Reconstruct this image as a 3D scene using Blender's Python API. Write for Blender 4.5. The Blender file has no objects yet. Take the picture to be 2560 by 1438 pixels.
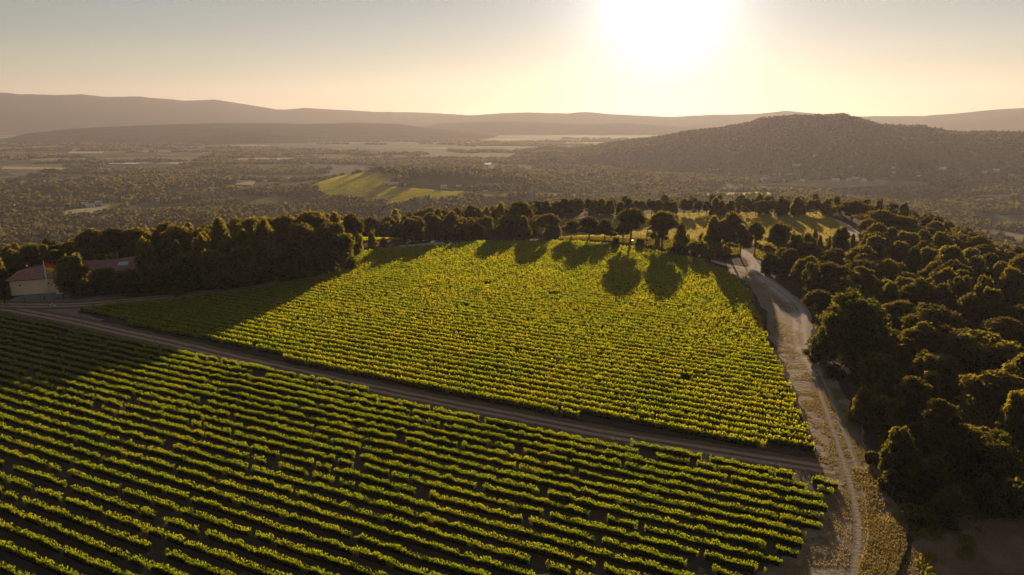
import bpy, math, random
import numpy as np
from mathutils import Vector, Matrix, geometry
rnd = random.Random(7)
NR = np.random.default_rng(11)
sc = bpy.context.scene
col = sc.collection
R = math.radians

# ------------------------------------------------------------------ camera, sky, sun, exposure
H, F, PIT = 47.0, 1730.0, R(14.08)           # eye height, focal length in photo pixels, downward pitch
cd = bpy.data.cameras.new("camera"); cam = bpy.data.objects.new("camera", cd); col.objects.link(cam)
cd.sensor_width = 36.0; cd.lens = 36.0 * F / 2560.0
cd.clip_start = 1.0; cd.clip_end = 60000.0
cam.location = (0, 0, H); cam.rotation_euler = (R(90) - PIT, 0, 0)
sc.camera = cam
SUN_AZ, SUN_EL = R(11.7), R(8.7)
w = bpy.data.worlds.new("World"); sc.world = w; w.use_nodes = True
nt = w.node_tree; bg = nt.nodes["Background"]
sky = nt.nodes.new("ShaderNodeTexSky"); sky.sky_type = 'NISHITA'; sky.sun_disc = False
sky.sun_elevation = SUN_EL; sky.sun_rotation = SUN_AZ
sky.altitude = 0; sky.air_density = 0.9; sky.dust_density = 0.08; sky.ozone_density = 0.8
hs0 = nt.nodes.new("ShaderNodeHueSaturation"); hs0.inputs["Saturation"].default_value = 0.72; nt.links.new(sky.outputs[0], hs0.inputs["Color"]); mt0 = nt.nodes.new("ShaderNodeMix"); mt0.data_type = 'RGBA'; mt0.blend_type = 'MULTIPLY'; mt0.inputs[0].default_value = 1.0; mt0.inputs[7].default_value = (1.03, 0.975, 0.97, 1); nt.links.new(hs0.outputs[0], mt0.inputs[6]); nt.links.new(mt0.outputs[2], bg.inputs[0]); bg.inputs[1].default_value = 0.05
tc0 = nt.nodes.new("ShaderNodeTexCoord"); mp0 = nt.nodes.new("ShaderNodeMapping"); mp0.inputs["Scale"].default_value = (2.5, 2.5, 34.0); mp0.inputs["Rotation"].default_value = (0.0, 0.06, 0.0)
nt.links.new(tc0.outputs["Generated"], mp0.inputs[0]); nz0 = nt.nodes.new("ShaderNodeTexNoise"); nz0.inputs["Scale"].default_value = 1.0; nz0.inputs["Detail"].default_value = 5.0
nt.links.new(mp0.outputs[0], nz0.inputs["Vector"]); mr0 = nt.nodes.new("ShaderNodeMapRange"); nt.links.new(nz0.outputs[0], mr0.inputs[0])
for i_, v_ in ((1, 0.45), (2, 0.75), (3, 0.05), (4, 0.053)): mr0.inputs[i_].default_value = v_
nt.links.new(mr0.outputs[0], bg.inputs[1])
# the bright aureole of hazy air round the sun's direction, part of the sky
SD = Vector((math.sin(SUN_AZ) * math.cos(SUN_EL), math.cos(SUN_AZ) * math.cos(SUN_EL), math.sin(SUN_EL)))
tcw = nt.nodes.new("ShaderNodeTexCoord"); dt = nt.nodes.new("ShaderNodeVectorMath"); dt.operation = 'DOT_PRODUCT'; dt.inputs[1].default_value = SD
nt.links.new(tcw.outputs["Generated"], dt.inputs[0])
def wm(op, a, b=None):
    n = nt.nodes.new("ShaderNodeMath"); n.operation = op
    for i, v in enumerate((a, b)):
        if v is None: continue
        if isinstance(v, float): n.inputs[i].default_value = v
        else: nt.links.new(v, n.inputs[i])
    return n.outputs[0]
ang_ = wm('ARCCOSINE', wm('MINIMUM', dt.outputs["Value"], 1.0))
aur = wm('MULTIPLY', wm('EXPONENT', wm('DIVIDE', ang_, -R(3.0))), 1.6)
bg2 = nt.nodes.new("ShaderNodeBackground"); bg2.inputs[0].default_value = (0.90, 0.94, 1.0, 1); nt.links.new(aur, bg2.inputs[1])
ads = nt.nodes.new("ShaderNodeAddShader"); nt.links.new(bg.outputs[0], ads.inputs[0]); nt.links.new(bg2.outputs[0], ads.inputs[1])
nt.links.new(ads.outputs[0], nt.nodes["World Output"].inputs[0])
sl = bpy.data.lights.new("sun", 'SUN'); sl.energy = 5.0; sl.angle = R(0.6); sl.color = (1.0, 0.75, 0.45)
so = bpy.data.objects.new("sun", sl); col.objects.link(so)
so.rotation_euler = SD.to_track_quat('Z', 'Y').to_euler(); so.location = (80, 300, 120)
sc.view_settings.view_transform = 'Standard'; sc.view_settings.look = 'None'
sc.view_settings.exposure = 0.45; sc.view_settings.gamma = 1.0
sc.render.engine = 'CYCLES'
sc.cycles.max_bounces = 5; sc.cycles.diffuse_bounces = 2; sc.cycles.transmission_bounces = 3
sc.cycles.glossy_bounces = 2; sc.cycles.volume_bounces = 0; sc.cycles.transparent_max_bounces = 6
sc.cycles.use_denoising = True
HAZE_D, HAZE_G, HAZE_C = 0.78e-4, 0.36, (0.88, 0.83, 0.93)

# ------------------------------------------------------------------ picture point -> place
def ray(x, y):
    u = (x - 1280) / F; v = (y - 719) / F
    return np.array((u, math.cos(PIT) - v * math.sin(PIT), -(math.sin(PIT) + v * math.cos(PIT))))
def G(x, y, z=0.0):
    d = ray(x, y); t = (z - H) / d[2]
    return (d[0] * t, d[1] * t)
def PG(pts, z=0.0): return [G(x, y, z) for x, y in pts]

# ------------------------------------------------------------------ noise, terrain
def hash2(i, j, s=0):
    n = (i.astype(np.int64) * 374761393 + j.astype(np.int64) * 668265263 + s * 974634777) & 0xffffffff
    n = ((n ^ (n >> 13)) * 1274126177) & 0xffffffff
    return ((n ^ (n >> 16)) & 0xffff) / 65535.0
def vnoise(x, y, s=0):
    x = np.asarray(x, float); y = np.asarray(y, float)
    i = np.floor(x); j = np.floor(y); fx = x - i; fy = y - j
    fx = fx * fx * (3 - 2 * fx); fy = fy * fy * (3 - 2 * fy)
    a = hash2(i, j, s); b = hash2(i + 1, j, s); c = hash2(i, j + 1, s); d = hash2(i + 1, j + 1, s)
    return (a * (1 - fx) + b * fx) * (1 - fy) + (c * (1 - fx) + d * fx) * fy
def fbm(x, y, s=0, o=3):
    r = 0; a = 0.5
    for k in range(o):
        r = r + a * vnoise(np.asarray(x) * 2 ** k, np.asarray(y) * 2 ** k, s + k); a *= 0.5
    return r
def sstep(t):
    t = np.clip(t, 0, 1); return t * t * (3 - 2 * t)
PLATEAU = [(-420, -160), (-300, 120), (-215, 165), (-185, 200), (-145, 218), (-105, 252), (-78, 272), (-40, 290), (0, 322), (60, 356), (150, 360),
           (176, 330), (166, 290), (150, 245), (146, 205), (150, 150), (165, 90), (210, 0), (260, -160)]
def inside(px, py, poly):
    px = np.asarray(px, float); py = np.asarray(py, float)
    r = np.zeros(px.shape, bool); n = len(poly)
    for k in range(n):
        x1, y1 = poly[k]; x2, y2 = poly[(k + 1) % n]
        if y1 == y2: continue
        c = (y1 > py) != (y2 > py)
        r ^= c & (px < (x2 - x1) * (py - y1) / (y2 - y1) + x1)
    return r
def pdist(px, py, poly, closed=True):
    px = np.asarray(px, float); py = np.asarray(py, float)
    d = np.full(px.shape, 1e18); n = len(poly)
    for k in range(n if closed else n - 1):
        x1, y1 = poly[k]; x2, y2 = poly[(k + 1) % n]
        dx, dy = x2 - x1, y2 - y1
        t = np.clip(((px - x1) * dx + (py - y1) * dy) / (dx * dx + dy * dy + 1e-9), 0, 1)
        d = np.minimum(d, (px - x1 - t * dx) ** 2 + (py - y1 - t * dy) ** 2)
    return np.sqrt(d)
VAL = -95.0
def ground_z(x, y):
    x = np.asarray(x, float); y = np.asarray(y, float)
    sd = np.where(inside(x, y, PLATEAU), 0, pdist(x, y, PLATEAU))
    dip = -5.0 * sstep(1.15 - np.hypot((x + 25) / 88.0, (y - 296) / 33.0)) * (y > 240)
    roll = (fbm(x / 230, y / 230, 3) - 0.44) * 34 * sstep(sd / 400) * (1 - sstep((np.hypot(x, y) - 1500) / 900))
    return dip + VAL * (1 - np.exp(-(sd / 175.0) ** 1.25)) + roll + (fbm(x / 160, y / 160, 3) - 0.44) * 6 * sstep(sd / 300)

def az_y(px, dist):      # ridge points of the picture -> azimuth, height at that distance
    A = []; Z = []
    for x, y in px:
        d = ray(x, y); h = math.hypot(d[0], d[1]); A.append(math.atan2(d[0], d[1])); Z.append(H + d[2] / h * dist)
    return np.array(A), np.array(Z)
class Hill:
    def __init__(s, px, dist, wf, wb, zb, tree=0, amp=0.1, sc_=200, seed=0, dvar=0.0):
        s.A, s.Z = az_y(px, dist); s.Z = s.Z - tree; s.d, s.wf, s.wb, s.zb, s.amp, s.sc, s.seed, s.dvar = dist, wf, wb, zb, amp, sc_, seed, dvar
    def z(s, x, y):
        az = np.arctan2(x, y); d = np.hypot(x, y)
        zr = np.interp(az, s.A, s.Z, left=s.zb - 30, right=s.zb - 30)
        t = (d - s.d); t = np.where(t < 0, -t / s.wf, t / s.wb)
        p = 1 - sstep(t)
        g = (fbm(x / s.sc, y / s.sc, s.seed) - 0.44) * 2 * s.amp
        p2 = np.clip(p + g * 4 * p * (1 - p), 0, 1.0)
        return s.zb + (zr - s.zb) * p2
ridge_right = [(1120, 432), (1180, 416), (1230, 404), (1290, 387), (1370, 373), (1440, 378), (1480, 371), (1540, 357), (1580, 352), (1640, 345), (1720, 329), (1800, 320),
               (1880, 306), (1900, 296), (1990, 289), (2110, 286), (2150, 297), (2200, 312), (2260, 316), (2300, 316), (2350, 326), (2400, 333), (2450, 331), (2560, 332), (2700, 334), (3100, 345), (3600, 400), (3900, 440)]
ridge_mid = [(560, 530), (640, 508), (720, 480), (800, 452), (870, 436), (940, 424), (1000, 421), (1100, 421), (1200, 426), (1300, 437), (1400, 455), (1500, 472), (1600, 490)]
ridge_a = [(-400, 352), (-150, 355), (0, 352), (60, 333), (140, 324), (210, 319), (330, 313), (420, 309), (560, 306), (640, 306), (760, 309), (880, 305), (1000, 309), (1060, 318), (1160, 326), (1300, 345)]
ridge_b = [(380, 372), (480, 346), (560, 332), (640, 327), (720, 336), (790, 349), (880, 368)]
ridge_l = [(-1400, 240), (-900, 215), (-500, 222), (-200, 222), (0, 231), (50, 236), (130, 238), (200, 236), (270, 243), (340, 241), (390, 246), (460, 252), (540, 250), (620, 262), (690, 274), (705, 276),
           (760, 270), (850, 275), (940, 280), (1050, 281), (1150, 287), (1300, 300)]
ridge_r = [(900, 305), (1050, 292), (1200, 288), (1240, 284), (1320, 281), (1430, 284), (1450, 279), (1457, 276), (1466, 280), (1520, 285), (1600, 289), (1680, 293), (1760, 288), (1890, 285), (1960, 277), (2060, 286),
           (2150, 292), (2220, 290), (2300, 291), (2400, 283), (2480, 275), (2560, 270), (2700, 268), (3200, 262), (4200, 280)]
ridge_c = [(900, 335), (1000, 322), (1120, 309), (1230, 304), (1330, 305), (1450, 311), (1560, 308), (1680, 316), (1800, 322), (1950, 335)]
HILLS = [("wooded_hill", Hill(ridge_right, 2350, 600, 900, VAL - 6, 6, 0.16, 300, 5), 9),
         ("vineyard_hill", Hill(ridge_mid, 1400, 620, 320, VAL - 5, 4, 0.05, 200, 9), 8),
         ("low_ridge", Hill(ridge_a, 4800, 1200, 1200, VAL - 8, 5, 0.12, 500, 13), 20),
         ("low_ridge", Hill(ridge_b, 4000, 420, 500, VAL - 8, 4, 0.1, 300, 17), 20),
         ("low_ridge", Hill(ridge_c, 5600, 900, 900, VAL - 8, 0, 0.1, 500, 19), 25),
         ("mountain_range", Hill(ridge_l, 8000, 2300, 1800, VAL - 20, 0, 0.14, 1500, 21), 60),
         ("distant_hills", Hill(ridge_r, 7400, 2000, 2000, VAL - 20, 0, 0.12, 1200, 25), 60)]
def surf(x, y, near_only=False):
    z = ground_z(x, y)
    for n, h, s in HILLS[:2 if near_only else 7]: z = np.maximum(z, h.z(x, y))
    return z
def GT(x, y, dmax=9000.0):          # picture point -> place on the terrain
    d = ray(x, y); h = math.hypot(d[0], d[1])
    D = np.exp(np.linspace(math.log(60), math.log(dmax), 3000))
    X = d[0] / h * D; Y = d[1] / h * D; Z = H + d[2] / h * D
    k = np.argmax(Z <= surf(X, Y, True))
    return float(X[k]), float(Y[k])
def PT(pts): return [GT(x, y) for x, y in pts]

# ------------------------------------------------------------------ materials
def new_mat(name):
    m = bpy.data.materials.new(name); m.use_nodes = True
    nt = m.node_tree; nt.nodes.clear(); return m, nt
def N(nt, t, **k):
    n = nt.nodes.new(t)
    for a, v in k.items():
        if a.startswith("i_"):
            n.inputs[int(a[2:])].default_value = v
        else: setattr(n, a, v)
    return n
def ramp(nt, stops, fac, mode='LINEAR'):
    r = nt.nodes.new("ShaderNodeValToRGB"); r.color_ramp.interpolation = mode
    e = r.color_ramp.elements
    while len(e) < len(stops): e.new(0.5)
    for q, (p, c) in zip(e, stops): q.position = p; q.color = (*c, 1)
    nt.links.new(fac, r.inputs[0]); return r
def mixc(nt, fac, a, b, blend='MIX'):
    m = nt.nodes.new("ShaderNodeMix"); m.data_type = 'RGBA'; m.blend_type = blend
    for s, v in ((0, fac), (6, a), (7, b)):
        if hasattr(v, "is_linked") or hasattr(v, "links"): nt.links.new(v, m.inputs[s])
        else: m.inputs[s].default_value = v if s == 0 else (*v, 1)
    return m.outputs[2]
def coords(nt, which="Object"):
    return nt.nodes.new("ShaderNodeTexCoord").outputs[which]
def noise(nt, vec, scale, detail=4, rough=0.55):
    n = N(nt, "ShaderNodeTexNoise"); n.inputs["Scale"].default_value = scale; n.inputs["Detail"].default_value = detail; n.inputs["Roughness"].default_value = rough
    nt.links.new(vec, n.inputs["Vector"]); return n
def surface(name, stops, scale, bump=0.0, bscale=2.0, rough=0.9, bdist=0.3, fine=None, spec=0.2):
    m, nt = new_mat(name); c = coords(nt)
    n = noise(nt, c, scale, 6)
    colr = ramp(nt, stops, n.outputs[0]).outputs[0]
    if fine:
        f = noise(nt, c, fine[0], 3, 0.7)
        colr = mixc(nt, fine[1], colr, ramp(nt, [(0.3, fine[2]), (0.7, fine[3])], f.outputs[0]).outputs[0])
    b = N(nt, "ShaderNodeBsdfPrincipled"); nt.links.new(colr, b.inputs["Base Color"])
    b.inputs["Roughness"].default_value = rough; b.inputs["Specular IOR Level"].default_value = spec
    if bump:
        bn = noise(nt, c, bscale, 6, 0.65); bp = N(nt, "ShaderNodeBump"); bp.inputs["Strength"].default_value = bump; bp.inputs["Distance"].default_value = bdist
        nt.links.new(bn.outputs[0], bp.inputs["Height"]); nt.links.new(bp.outputs[0], b.inputs["Normal"])
    o = N(nt, "ShaderNodeOutputMaterial"); nt.links.new(b.outputs[0], o.inputs[0]); return m
def leafmat(name, d1, d2, t1, t2, scale, tw=0.5, obj_random=0.0, gloss=0.03, world=False):
    m, nt = new_mat(name); c = nt.nodes.new("ShaderNodeNewGeometry").outputs["Position"] if world else coords(nt)
    n = noise(nt, c, scale, 8 if world else 3, 0.72 if world else 0.55); fac = n.outputs[0]
    if obj_random:
        oi = N(nt, "ShaderNodeObjectInfo"); ma = N(nt, "ShaderNodeMath", operation='MULTIPLY_ADD')
        nt.links.new(oi.outputs["Random"], ma.inputs[0]); ma.inputs[1].default_value = obj_random; nt.links.new(fac, ma.inputs[2])
        sb = N(nt, "ShaderNodeMath", operation='SUBTRACT'); nt.links.new(ma.outputs[0], sb.inputs[0]); sb.inputs[1].default_value = obj_random / 2; fac = sb.outputs[0]
    cd_ = ramp(nt, [(0.3, d1), (0.7, d2)], fac).outputs[0]; ct = ramp(nt, [(0.3, t1), (0.7, t2)], fac).outputs[0]
    d = N(nt, "ShaderNodeBsdfDiffuse"); t = N(nt, "ShaderNodeBsdfTranslucent"); g = N(nt, "ShaderNodeBsdfGlossy"); g.inputs["Roughness"].default_value = 0.5
    nt.links.new(cd_, d.inputs[0]); nt.links.new(ct, t.inputs[0]); g.inputs[0].default_value = (0.6, 0.6, 0.55, 1)
    a = N(nt, "ShaderNodeMixShader"); a.inputs[0].default_value = tw; nt.links.new(d.outputs[0], a.inputs[1]); nt.links.new(t.outputs[0], a.inputs[2])
    b = N(nt, "ShaderNodeMixShader"); b.inputs[0].default_value = gloss; nt.links.new(a.outputs[0], b.inputs[1]); nt.links.new(g.outputs[0], b.inputs[2])
    o = N(nt, "ShaderNodeOutputMaterial"); nt.links.new(b.outputs[0], o.inputs[0]); return m
M = {}
M['vine'] = leafmat("vine_leaves", (0.016, 0.040, 0.007), (0.034, 0.054, 0.009), (0.50, 0.62, 0.012), (0.84, 0.72, 0.014), 0.07, 0.62, world=True)
M['vinelow'] = leafmat("lower_vine_leaves", (0.012, 0.034, 0.006), (0.024, 0.046, 0.008), (0.40, 0.56, 0.010), (0.74, 0.70, 0.012), 0.09, 0.56, world=True)
M['pine'] = leafmat("pine_needles", (0.014, 0.017, 0.008), (0.028, 0.030, 0.011), (0.20, 0.165, 0.020), (0.44, 0.33, 0.030), 0.5, 0.5, 0.5)
M['oak'] = leafmat("oak_leaves", (0.016, 0.022, 0.010), (0.034, 0.038, 0.014), (0.28, 0.25, 0.020), (0.54, 0.44, 0.028), 0.6, 0.52, 0.5)
M['young'] = leafmat("young_pine_needles", (0.02, 0.024, 0.009), (0.036, 0.036, 0.012), (0.40, 0.33, 0.022), (0.64, 0.48, 0.028), 0.6, 0.55, 0.4)
M['core'] = surface("opaque_foliage_core", [(0.3, (0.010, 0.012, 0.006)), (0.7, (0.022, 0.024, 0.010))], 0.8, spec=0.0)
M['bark'] = surface("pine_bark", [(0.3, (0.10, 0.065, 0.045)), (0.7, (0.22, 0.16, 0.12))], 2.0, 0.6, 6.0, bdist=0.05)
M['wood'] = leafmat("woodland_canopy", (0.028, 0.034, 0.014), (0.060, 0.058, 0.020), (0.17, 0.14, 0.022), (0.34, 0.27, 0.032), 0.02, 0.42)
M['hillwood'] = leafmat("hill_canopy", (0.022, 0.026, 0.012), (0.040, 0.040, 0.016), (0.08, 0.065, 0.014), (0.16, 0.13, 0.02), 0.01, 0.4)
M['grass'] = leafmat("dry_grass_blades", (0.16, 0.12, 0.05), (0.26, 0.19, 0.075), (0.46, 0.34, 0.12), (0.70, 0.52, 0.17), 0.12, 0.5)
M['farvine'] = leafmat("distant_vine_leaves", (0.10, 0.12, 0.014), (0.15, 0.14, 0.018), (0.66, 0.62, 0.016), (0.80, 0.66, 0.02), 0.01, 0.62)
M['pale'] = leafmat("pale_field_grass", (0.20, 0.16, 0.05), (0.30, 0.22, 0.07), (0.60, 0.50, 0.13), (0.80, 0.64, 0.17), 0.03, 0.55)
M['soil'] = surface("vineyard_soil", [(0.3, (0.055, 0.036, 0.026)), (0.7, (0.11, 0.072, 0.05))], 0.18, 0.7, 1.4, fine=(3.0, 0.35, (0.05, 0.035, 0.024), (0.16, 0.115, 0.08)))
M['dirt'] = surface("packed_dirt", [(0.3, (0.25, 0.185, 0.15)), (0.7, (0.38, 0.29, 0.235))], 0.12, 0.6, 1.6, fine=(2.2, 0.35, (0.13, 0.095, 0.07), (0.34, 0.27, 0.21)))
M['gravel'] = surface("pale_gravel", [(0.3, (0.34, 0.30, 0.27)), (0.7, (0.50, 0.46, 0.42))], 0.2, 0.35, 3.0, fine=(4.0, 0.3, (0.28, 0.24, 0.21), (0.55, 0.50, 0.46)))
M['verge'] = surface("dry_verge", [(0.3, (0.30, 0.215, 0.16)), (0.7, (0.46, 0.34, 0.25))], 0.10, 1.0, 1.1, bdist=0.5, fine=(2.6, 0.45, (0.22, 0.155, 0.10), (0.54, 0.42, 0.29)))
M['clear'] = surface("bare_brown_soil", [(0.3, (0.27, 0.155, 0.09)), (0.7, (0.42, 0.25, 0.15))], 0.25, 1.0, 1.3, bdist=0.4, fine=(3.0, 0.4, (0.07, 0.045, 0.03), (0.26, 0.17, 0.11)))
M['stubble'] = surface("stubble", [(0.3, (0.30, 0.23, 0.09)), (0.7, (0.42, 0.32, 0.13))], 0.05, 0.8, 0.6)
M['green'] = surface("green_crop", [(0.3, (0.16, 0.17, 0.03)), (0.7, (0.24, 0.23, 0.04))], 0.03, 0.6, 0.4)
M['tan'] = surface("harvested_field", [(0.3, (0.40, 0.30, 0.16)), (0.7, (0.52, 0.40, 0.22))], 0.02)
M['court'] = surface("courtyard_paving", [(0.3, (0.22, 0.23, 0.24)), (0.7, (0.30, 0.31, 0.32))], 0.5, 0.2, 3.0)
M['plaster'] = surface("ochre_plaster", [(0.3, (0.84, 0.58, 0.33)), (0.7, (0.90, 0.66, 0.42))], 0.6, 0.1, 5.0)
M['white'] = surface("white_paint", [(0.3, (0.70, 0.70, 0.70)), (0.7, (0.82, 0.82, 0.81))], 1.0, rough=0.5)
M['cream'] = surface("cream_render", [(0.3, (0.62, 0.58, 0.52)), (0.7, (0.76, 0.72, 0.66))], 0.6)
M['slateroof'] = surface("grey_sheet_roof", [(0.3, (0.55, 0.57, 0.60)), (0.7, (0.70, 0.72, 0.75))], 0.4, rough=0.35, spec=0.5)
M['stone'] = surface("pale_stone", [(0.3, (0.34, 0.31, 0.28)), (0.7, (0.52, 0.49, 0.45))], 1.2, 0.4, 4.0)
M['dark'] = surface("dark_metal", [(0.3, (0.03, 0.03, 0.03)), (0.7, (0.06, 0.055, 0.05))], 2.0, rough=0.6)
M['timber'] = surface("weathered_timber", [(0.3, (0.12, 0.08, 0.05)), (0.7, (0.24, 0.17, 0.11))], 3.0, 0.4, 9.0)
M['glass'] = surface("dark_glass", [(0.3, (0.03, 0.035, 0.04)), (0.7, (0.05, 0.055, 0.06))], 1.0, rough=0.15, spec=0.5)
M['red'] = surface("red_cloth", [(0.3, (0.62, 0.035, 0.02)), (0.7, (0.75, 0.05, 0.03))], 2.0)
M['yellow'] = surface("yellow_cloth", [(0.3, (0.80, 0.50, 0.02)), (0.7, (0.88, 0.58, 0.03))], 2.0)
M['flower'] = leafmat("yellow_flowers", (0.35, 0.24, 0.02), (0.5, 0.34, 0.03), (0.5, 0.32, 0.02), (0.7, 0.45, 0.03), 2.0, 0.5)
M['tarp'] = surface("pale_blue_plastic", [(0.3, (0.16, 0.24, 0.27)), (0.7, (0.26, 0.34, 0.37))], 2.0, rough=0.4)
def tilemat():
    m, nt = new_mat("clay_roof_tiles"); c = coords(nt)
    n = noise(nt, c, 1.3, 5, 0.7)
    colr = ramp(nt, [(0.3, (0.22, 0.09, 0.075)), (0.5, (0.50, 0.22, 0.17)), (0.7, (0.66, 0.36, 0.28))], n.outputs[0]).outputs[0]
    wv = N(nt, "ShaderNodeTexWave"); wv.inputs["Scale"].default_value = 1.4; wv.inputs["Distortion"].default_value = 0.6; nt.links.new(c, wv.inputs["Vector"])
    colr = mixc(nt, 0.35, colr, ramp(nt, [(0.2, (0.12, 0.05, 0.035)), (0.6, (0.40, 0.2, 0.14))], wv.outputs[0]).outputs[0])
    b = N(nt, "ShaderNodeBsdfPrincipled"); nt.links.new(colr, b.inputs["Base Color"]); b.inputs["Roughness"].default_value = 0.85
    bp = N(nt, "ShaderNodeBump"); bp.inputs["Strength"].default_value = 0.8; bp.inputs["Distance"].default_value = 0.1
    nt.links.new(wv.outputs[0], bp.inputs["Height"]); nt.links.new(bp.outputs[0], b.inputs["Normal"])
    o = N(nt, "ShaderNodeOutputMaterial"); nt.links.new(b.outputs[0], o.inputs[0]); return m
M['tile'] = tilemat()
def trackmat(name, base, rut, c1, c2, wid, mid=None):       # wheel ruts run along the ribbon (UV x across it)
    m, nt = new_mat(name); c = coords(nt); uv = coords(nt, "UV")
    sx = N(nt, "ShaderNodeSeparateXYZ"); nt.links.new(uv, sx.inputs[0])
    n1 = noise(nt, c, 0.25, 5, 0.6)
    ad = N(nt, "ShaderNodeMath", operation='MULTIPLY_ADD'); nt.links.new(n1.outputs[0], ad.inputs[0]); ad.inputs[1].default_value = 0.16; nt.links.new(sx.outputs[0], ad.inputs[2])
    def band(pos):
        s = N(nt, "ShaderNodeMath", operation='SUBTRACT'); nt.links.new(ad.outputs[0], s.inputs[0]); s.inputs[1].default_value = pos + 0.08
        a = N(nt, "ShaderNodeMath", operation='ABSOLUTE'); nt.links.new(s.outputs[0], a.inputs[0])
        mr = N(nt, "ShaderNodeMapRange", interpolation_type='SMOOTHSTEP'); nt.links.new(a.outputs[0], mr.inputs[0]); mr.inputs[1].default_value = wid * 0.3; mr.inputs[2].default_value = wid; mr.inputs[3].default_value = 1; mr.inputs[4].default_value = 0
        return mr.outputs[0]
    mx = N(nt, "ShaderNodeMath", operation='MAXIMUM'); nt.links.new(band(c1), mx.inputs[0]); nt.links.new(band(c2), mx.inputs[1])
    bc = ramp(nt, [(0.3, base[0]), (0.7, base[1])], n1.outputs[0]).outputs[0]
    n2 = noise(nt, c, 2.5, 4, 0.7); rc = ramp(nt, [(0.3, rut[0]), (0.7, rut[1])], n2.outputs[0]).outputs[0]
    bc = mixc(nt, 0.3, bc, rc, 'MULTIPLY') if False else bc
    bc2 = mixc(nt, 0.35, bc, ramp(nt, [(0.3, tuple(v * 0.6 for v in base[0])), (0.7, tuple(v * 1.25 for v in base[1]))], n2.outputs[0]).outputs[0])
    colr = mixc(nt, mx.outputs[0], bc2, rc)
    b = N(nt, "ShaderNodeBsdfPrincipled"); nt.links.new(colr, b.inputs["Base Color"]); b.inputs["Roughness"].default_value = 0.95; b.inputs["Specular IOR Level"].default_value = 0.1
    bn = noise(nt, c, 1.8, 6, 0.65); bp = N(nt, "ShaderNodeBump"); bp.inputs["Strength"].default_value = 0.6; bp.inputs["Distance"].default_value = 0.3
    nt.links.new(bn.outputs[0], bp.inputs["Height"]); nt.links.new(bp.outputs[0], b.inputs["Normal"])
    o = N(nt, "ShaderNodeOutputMaterial"); nt.links.new(b.outputs[0], o.inputs[0]); return m
M['track'] = trackmat("dirt_track", ((0.16, 0.11, 0.06), (0.28, 0.19, 0.11)), ((0.46, 0.31, 0.20), (0.62, 0.44, 0.30)), 0.33, 0.65, 0.13)
M['grasstrack'] = trackmat("grassy_track", ((0.24, 0.175, 0.115), (0.38, 0.28, 0.18)), ((0.36, 0.28, 0.20), (0.48, 0.39, 0.29)), 0.30, 0.68, 0.10)
M['road'] = trackmat("gravel_road", ((0.46, 0.34, 0.26), (0.58, 0.45, 0.36)), ((0.62, 0.50, 0.42), (0.78, 0.67, 0.57)), 0.33, 0.67, 0.2)
def groundmat():
    m, nt = new_mat("ground"); g = N(nt, "ShaderNodeNewGeometry"); c = g.outputs["Position"]
    sz = N(nt, "ShaderNodeSeparateXYZ"); nt.links.new(c, sz.inputs[0])
    near = ramp(nt, [(0.3, (0.06, 0.042, 0.03)), (0.7, (0.115, 0.085, 0.055))], noise(nt, c, 0.15, 6, 0.6).outputs[0]).outputs[0]
    mp = N(nt, "ShaderNodeMapping"); mp.inputs["Scale"].default_value = (0.0042, 0.0075, 0.0); nt.links.new(c, mp.inputs[0])
    vo = N(nt, "ShaderNodeTexVoronoi"); vo.inputs["Scale"].default_value = 1.0; nt.links.new(mp.outputs[0], vo.inputs["Vector"])
    sp = N(nt, "ShaderNodeSeparateColor"); nt.links.new(vo.outputs["Color"], sp.inputs[0])
    fields = ramp(nt, [(0.0, (0.06, 0.06, 0.025)), (0.30, (0.10, 0.10, 0.03)), (0.45, (0.05, 0.05, 0.02)), (0.6, (0.26, 0.20, 0.10)), (0.72, (0.08, 0.08, 0.03)), (0.85, (0.40, 0.31, 0.16)), (0.92, (0.06, 0.055, 0.025))], sp.outputs[0], 'CONSTANT').outputs[0]
    fields = mixc(nt, 0.35, fields, ramp(nt, [(0.3, (0.03, 0.03, 0.015)), (0.7, (0.17, 0.14, 0.06))], noise(nt, c, 0.02, 6, 0.7).outputs[0]).outputs[0])
    mr = N(nt, "ShaderNodeMapRange"); nt.links.new(sz.outputs[2], mr.inputs[0]); mr.inputs[1].default_value = -60; mr.inputs[2].default_value = -80; mr.inputs[3].default_value = 0; mr.inputs[4].default_value = 1
    colr = mixc(nt, mr.outputs[0], near, fields)
    b = N(nt, "ShaderNodeBsdfPrincipled"); nt.links.new(colr, b.inputs["Base Color"]); b.inputs["Roughness"].default_value = 1.0; b.inputs["Specular IOR Level"].default_value = 0.05
    bn = noise(nt, c, 0.9, 6, 0.65); bp = N(nt, "ShaderNodeBump"); bp.inputs["Strength"].default_value = 0.7; bp.inputs["Distance"].default_value = 0.3
    nt.links.new(bn.outputs[0], bp.inputs["Height"]); nt.links.new(bp.outputs[0], b.inputs["Normal"])
    o = N(nt, "ShaderNodeOutputMaterial"); nt.links.new(b.outputs[0], o.inputs[0]); return m
M['ground'] = groundmat()
M['hill'] = surface("wooded_slope", [(0.3, (0.030, 0.032, 0.014)), (0.7, (0.070, 0.062, 0.026))], 0.012, 1.0, 0.05, bdist=8.0, spec=0.0)
M['farhill'] = surface("far_slope", [(0.3, (0.05, 0.05, 0.04)), (0.7, (0.09, 0.085, 0.06))], 0.002, spec=0.0)
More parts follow.
